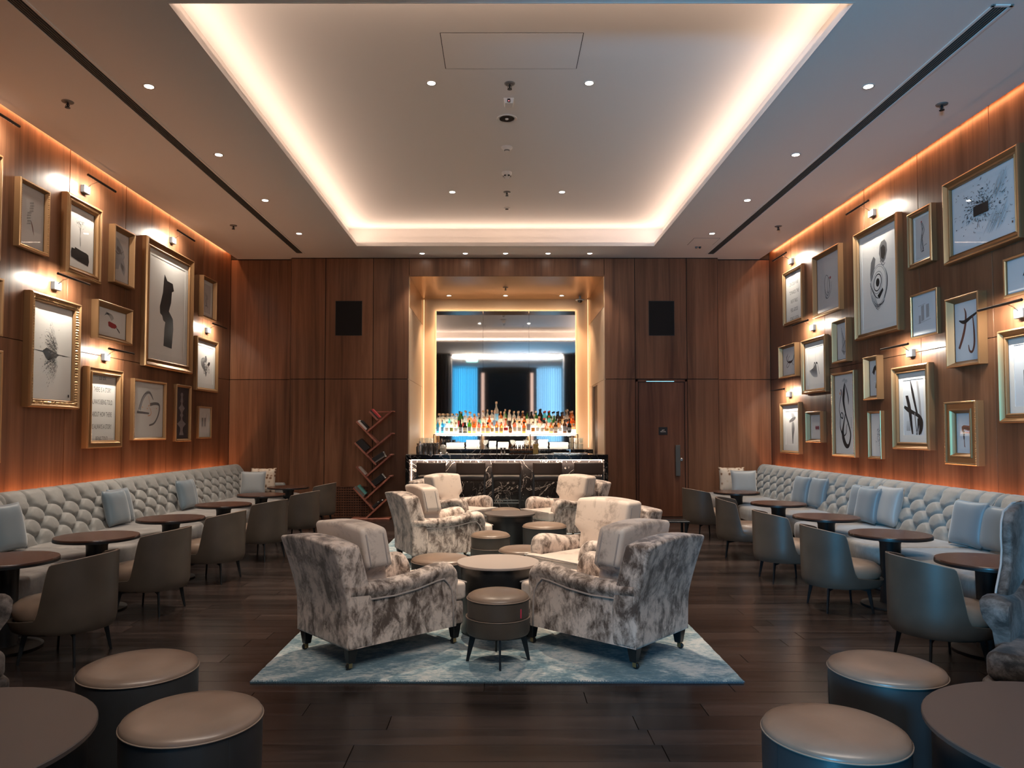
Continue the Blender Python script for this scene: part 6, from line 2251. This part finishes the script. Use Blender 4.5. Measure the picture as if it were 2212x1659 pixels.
def sprinkler(x, y, z, label, base=True, proto=[None]):
    if proto[0] is None:
        t = thing('sprinkler', 'x', 'sprinkler')
        MB().lathe([(.050, 0), (.048, -.006), (.030, -.010)], 24).build('rose', M['grey_plastic'], t, smooth=60)
        MB().tube([(0, 0, -.008), (0, 0, -.05)], .008, 8).build('stem', M['dark_metal'], t, smooth=60)
        for s in (-1, 1):
            MB().tube([(s * .008, 0, -.02), (s * .018, 0, -.034), (s * .006, 0, -.052)], .003, 5).build('yoke', M['dark_metal'], t)
        MB().lathe([(.022, -.052), (.022, -.056), (.0001, -.057)], 16).build('deflector', M['dark_metal'], t, smooth=40)
        proto[0] = t
    else:
        t = dup(proto[0])
    t.location = (x, y, z)
    t['label'] = label
    t['group'] = 'ceiling sprinklers'

sprinkler(-3.817, 6.25, CZ, 'sprinkler head in the left lower ceiling, the nearer one')
sprinkler(-3.771, 10.06, CZ, 'sprinkler head in the left lower ceiling, the farther one')
sprinkler(3.913, 10.10, CZ, 'sprinkler head in the right lower ceiling, the farther one')
sprinkler(3.907, 6.30, CZ, 'sprinkler head in the right lower ceiling, the nearer one')
sprinkler(.077, 6.56, UZ, 'sprinkler head in the raised ceiling behind the access panel, nearest of the centre line')
sprinkler(.075, 9.585, UZ, 'sprinkler head in the raised ceiling between the two far downlights')
sprinkler(.075, 12.86, NZ, 'sprinkler head under the bronze niche ceiling')
t = thing('motion_sensor', 'square white sensor box with a red light on the raised ceiling', 'sensor', (.072, 6.90, UZ))
MB().hexa([(-.040, -.05, -.05), (.040, -.05, -.05), (.040, .05, -.05), (-.040, .05, -.05)], [(-.052, -.06, 0), (.052, -.06, 0), (.052, .06, 0), (-.052, .06, 0)]).build('housing', M['white_plastic'], t, bevel=.004)
MB().box(-.014, .014, -.064, -.050, -.044, -.012).build('window', M['black'], t)
MB().lathe([(.005, 0), (.005, .003), (.0001, .004)], 8).build('indicator', emis('red_indicator', (1, .05, .08), 2), t, (0, -.063, -.034), (R_(90), 0, 0))
t = thing('ceiling_speaker', 'round ceiling speaker with a dark cone in the raised ceiling', 'speaker', (.057, 7.306, UZ))
MB().lathe([(.078, -.004), (.098, -.010), (.104, -.006), (.104, 0)], 40).build('ring', M['white_plastic'], t, smooth=60)
MB().lathe([(.0001, -.003), (.078, -.004)], 40).build('cone', M['grey_plastic'], t, fix=False)
MB().lathe([(.0001, -.016), (.014, -.012), (.018, -.004)], 20).build('tweeter', M['white_plastic'], t, smooth=60)
t = thing('smoke_detector', 'white smoke detector on the raised ceiling with a bowl shaped head', 'detector', (.063, 8.06, UZ))
MB().lathe([(.0001, -.048), (.026, -.046), (.032, -.034), (.046, -.020), (.062, -.012), (.064, 0)], 32).build('housing', M['white_plastic'], t, smooth=60)
MB().lathe([(.028, -.0455), (.0335, -.033)], 24).build('vent_band', M['grey_plastic'], t, smooth=60)
t = thing('smoke_detector', 'white cone shaped smoke detector, farther one on the raised ceiling', 'detector', (.069, 8.85, UZ))
MB().lathe([(.0001, -.082), (.018, -.080), (.050, -.040), (.062, -.02), (.062, 0)], 32).build('housing', M['white_plastic'], t, smooth=60)
for q in range(6):
    a = q * PI / 3
    MB().box(-.012, .012, -.004, .004, -.008, .008).build('vent_slot', M['black'], t, (.046 * math.cos(a), .046 * math.sin(a), -.050), (0, 0, a + PI / 2))
t = thing('smoke_detector', 'tiny flat detector on the raised ceiling, farthest along the centre line', 'detector', (.08, 10.29, UZ))
MB().lathe([(.0001, -.026), (.018, -.024), (.024, -.012), (.044, -.008), (.046, 0)], 24).build('housing', M['white_plastic'], t, smooth=60)
MB().lathe([(.019, -.0235), (.025, -.0115)], 20).build('vent_band', M['black'], t)

def hatch(name, x0, x1, y0, y1, z, label):
    t = thing(name, label, 'panel', ((x0 + x1) / 2, (y0 + y1) / 2, z))
    a, b = (x1 - x0) / 2, (y1 - y0) / 2
    MB().box(-a + .006, a - .006, -b + .006, b - .006, -.003, 0).build('panel', M['plaster_up'] if z > 4.5 else M['plaster'], t)
    g = MB().box(-a, a, -b, -b + .006, -.0012, 0).box(-a, a, b - .006, b, -.0012, 0).box(-a, -a + .006, -b, b, -.0012, 0).box(a - .006, a, -b, b, -.0012, 0)
    g.build('joint', M['black_matt'], t)
    return t

hatch('access_panel', -.497, .667, 5.71, 6.287, UZ, 'large flush access panel outlined in the raised ceiling')
hp = hatch('access_panel', 2.89, 3.285, 10.73, 11.13, CZ, 'small flush access panel in the right lower ceiling')
cm = thing('ceiling_sensor', 'small pair of dark round sensors in the right lower ceiling beside the access panel', 'sensor', (3.088, 11.235, CZ))
for s in (-1, 1):
    MB().lathe([(.0001, -.03), (.016, -.026), (.022, 0)], 16).build('eye', M['black'] if s > 0 else M['grey_plastic'], cm, (s * .028, 0, 0), smooth=60)

dc = thing('dome_camera', 'white dome security camera at the right end of the niche ceiling', 'camera', (1.50, 13.70, NZ))
MB().lathe([(.02, 0), (.02, -.05), (.075, -.06), (.085, -.075), (.080, -.085)], 28).build('housing', M['white_plastic'], dc, smooth=50)
MB().lathe([(.0001, -.13), (.03, -.122), (.045, -.10), (.048, -.084)], 24).build('dome', M['black'], dc, smooth=60)

# linear air diffusers in the lower ceiling
for sd_, x, ya, yb in (('left', -3.272, 3.6, 11.65), ('right', 3.412, 4.80, 11.71)):
    t = thing('linear_diffuser', f'long slotted air diffuser running along the {sd_} lower ceiling', 'vent', (x, 0, CZ))
    MB().box(-.052, .052, ya + .01, yb - .01, -.0012, 0).build('duct_slot', M['black_matt'], t)
    fr_ = MB().box(-.075, -.050, ya, yb, -.008, 0).box(.050, .075, ya, yb, -.008, 0).box(-.075, .075, ya, ya + .025, -.008, 0).box(-.075, .075, yb - .025, yb, -.008, 0)
    fr_.build('frame', M['plaster'], t, bevel=.002)
    for k in range(4):
        xx = -.030 + k * .020
        MB().box(xx - .0022, xx + .0022, ya + .02, yb - .02, -.007, -.001).build('blade', M['grey_plastic'], t)
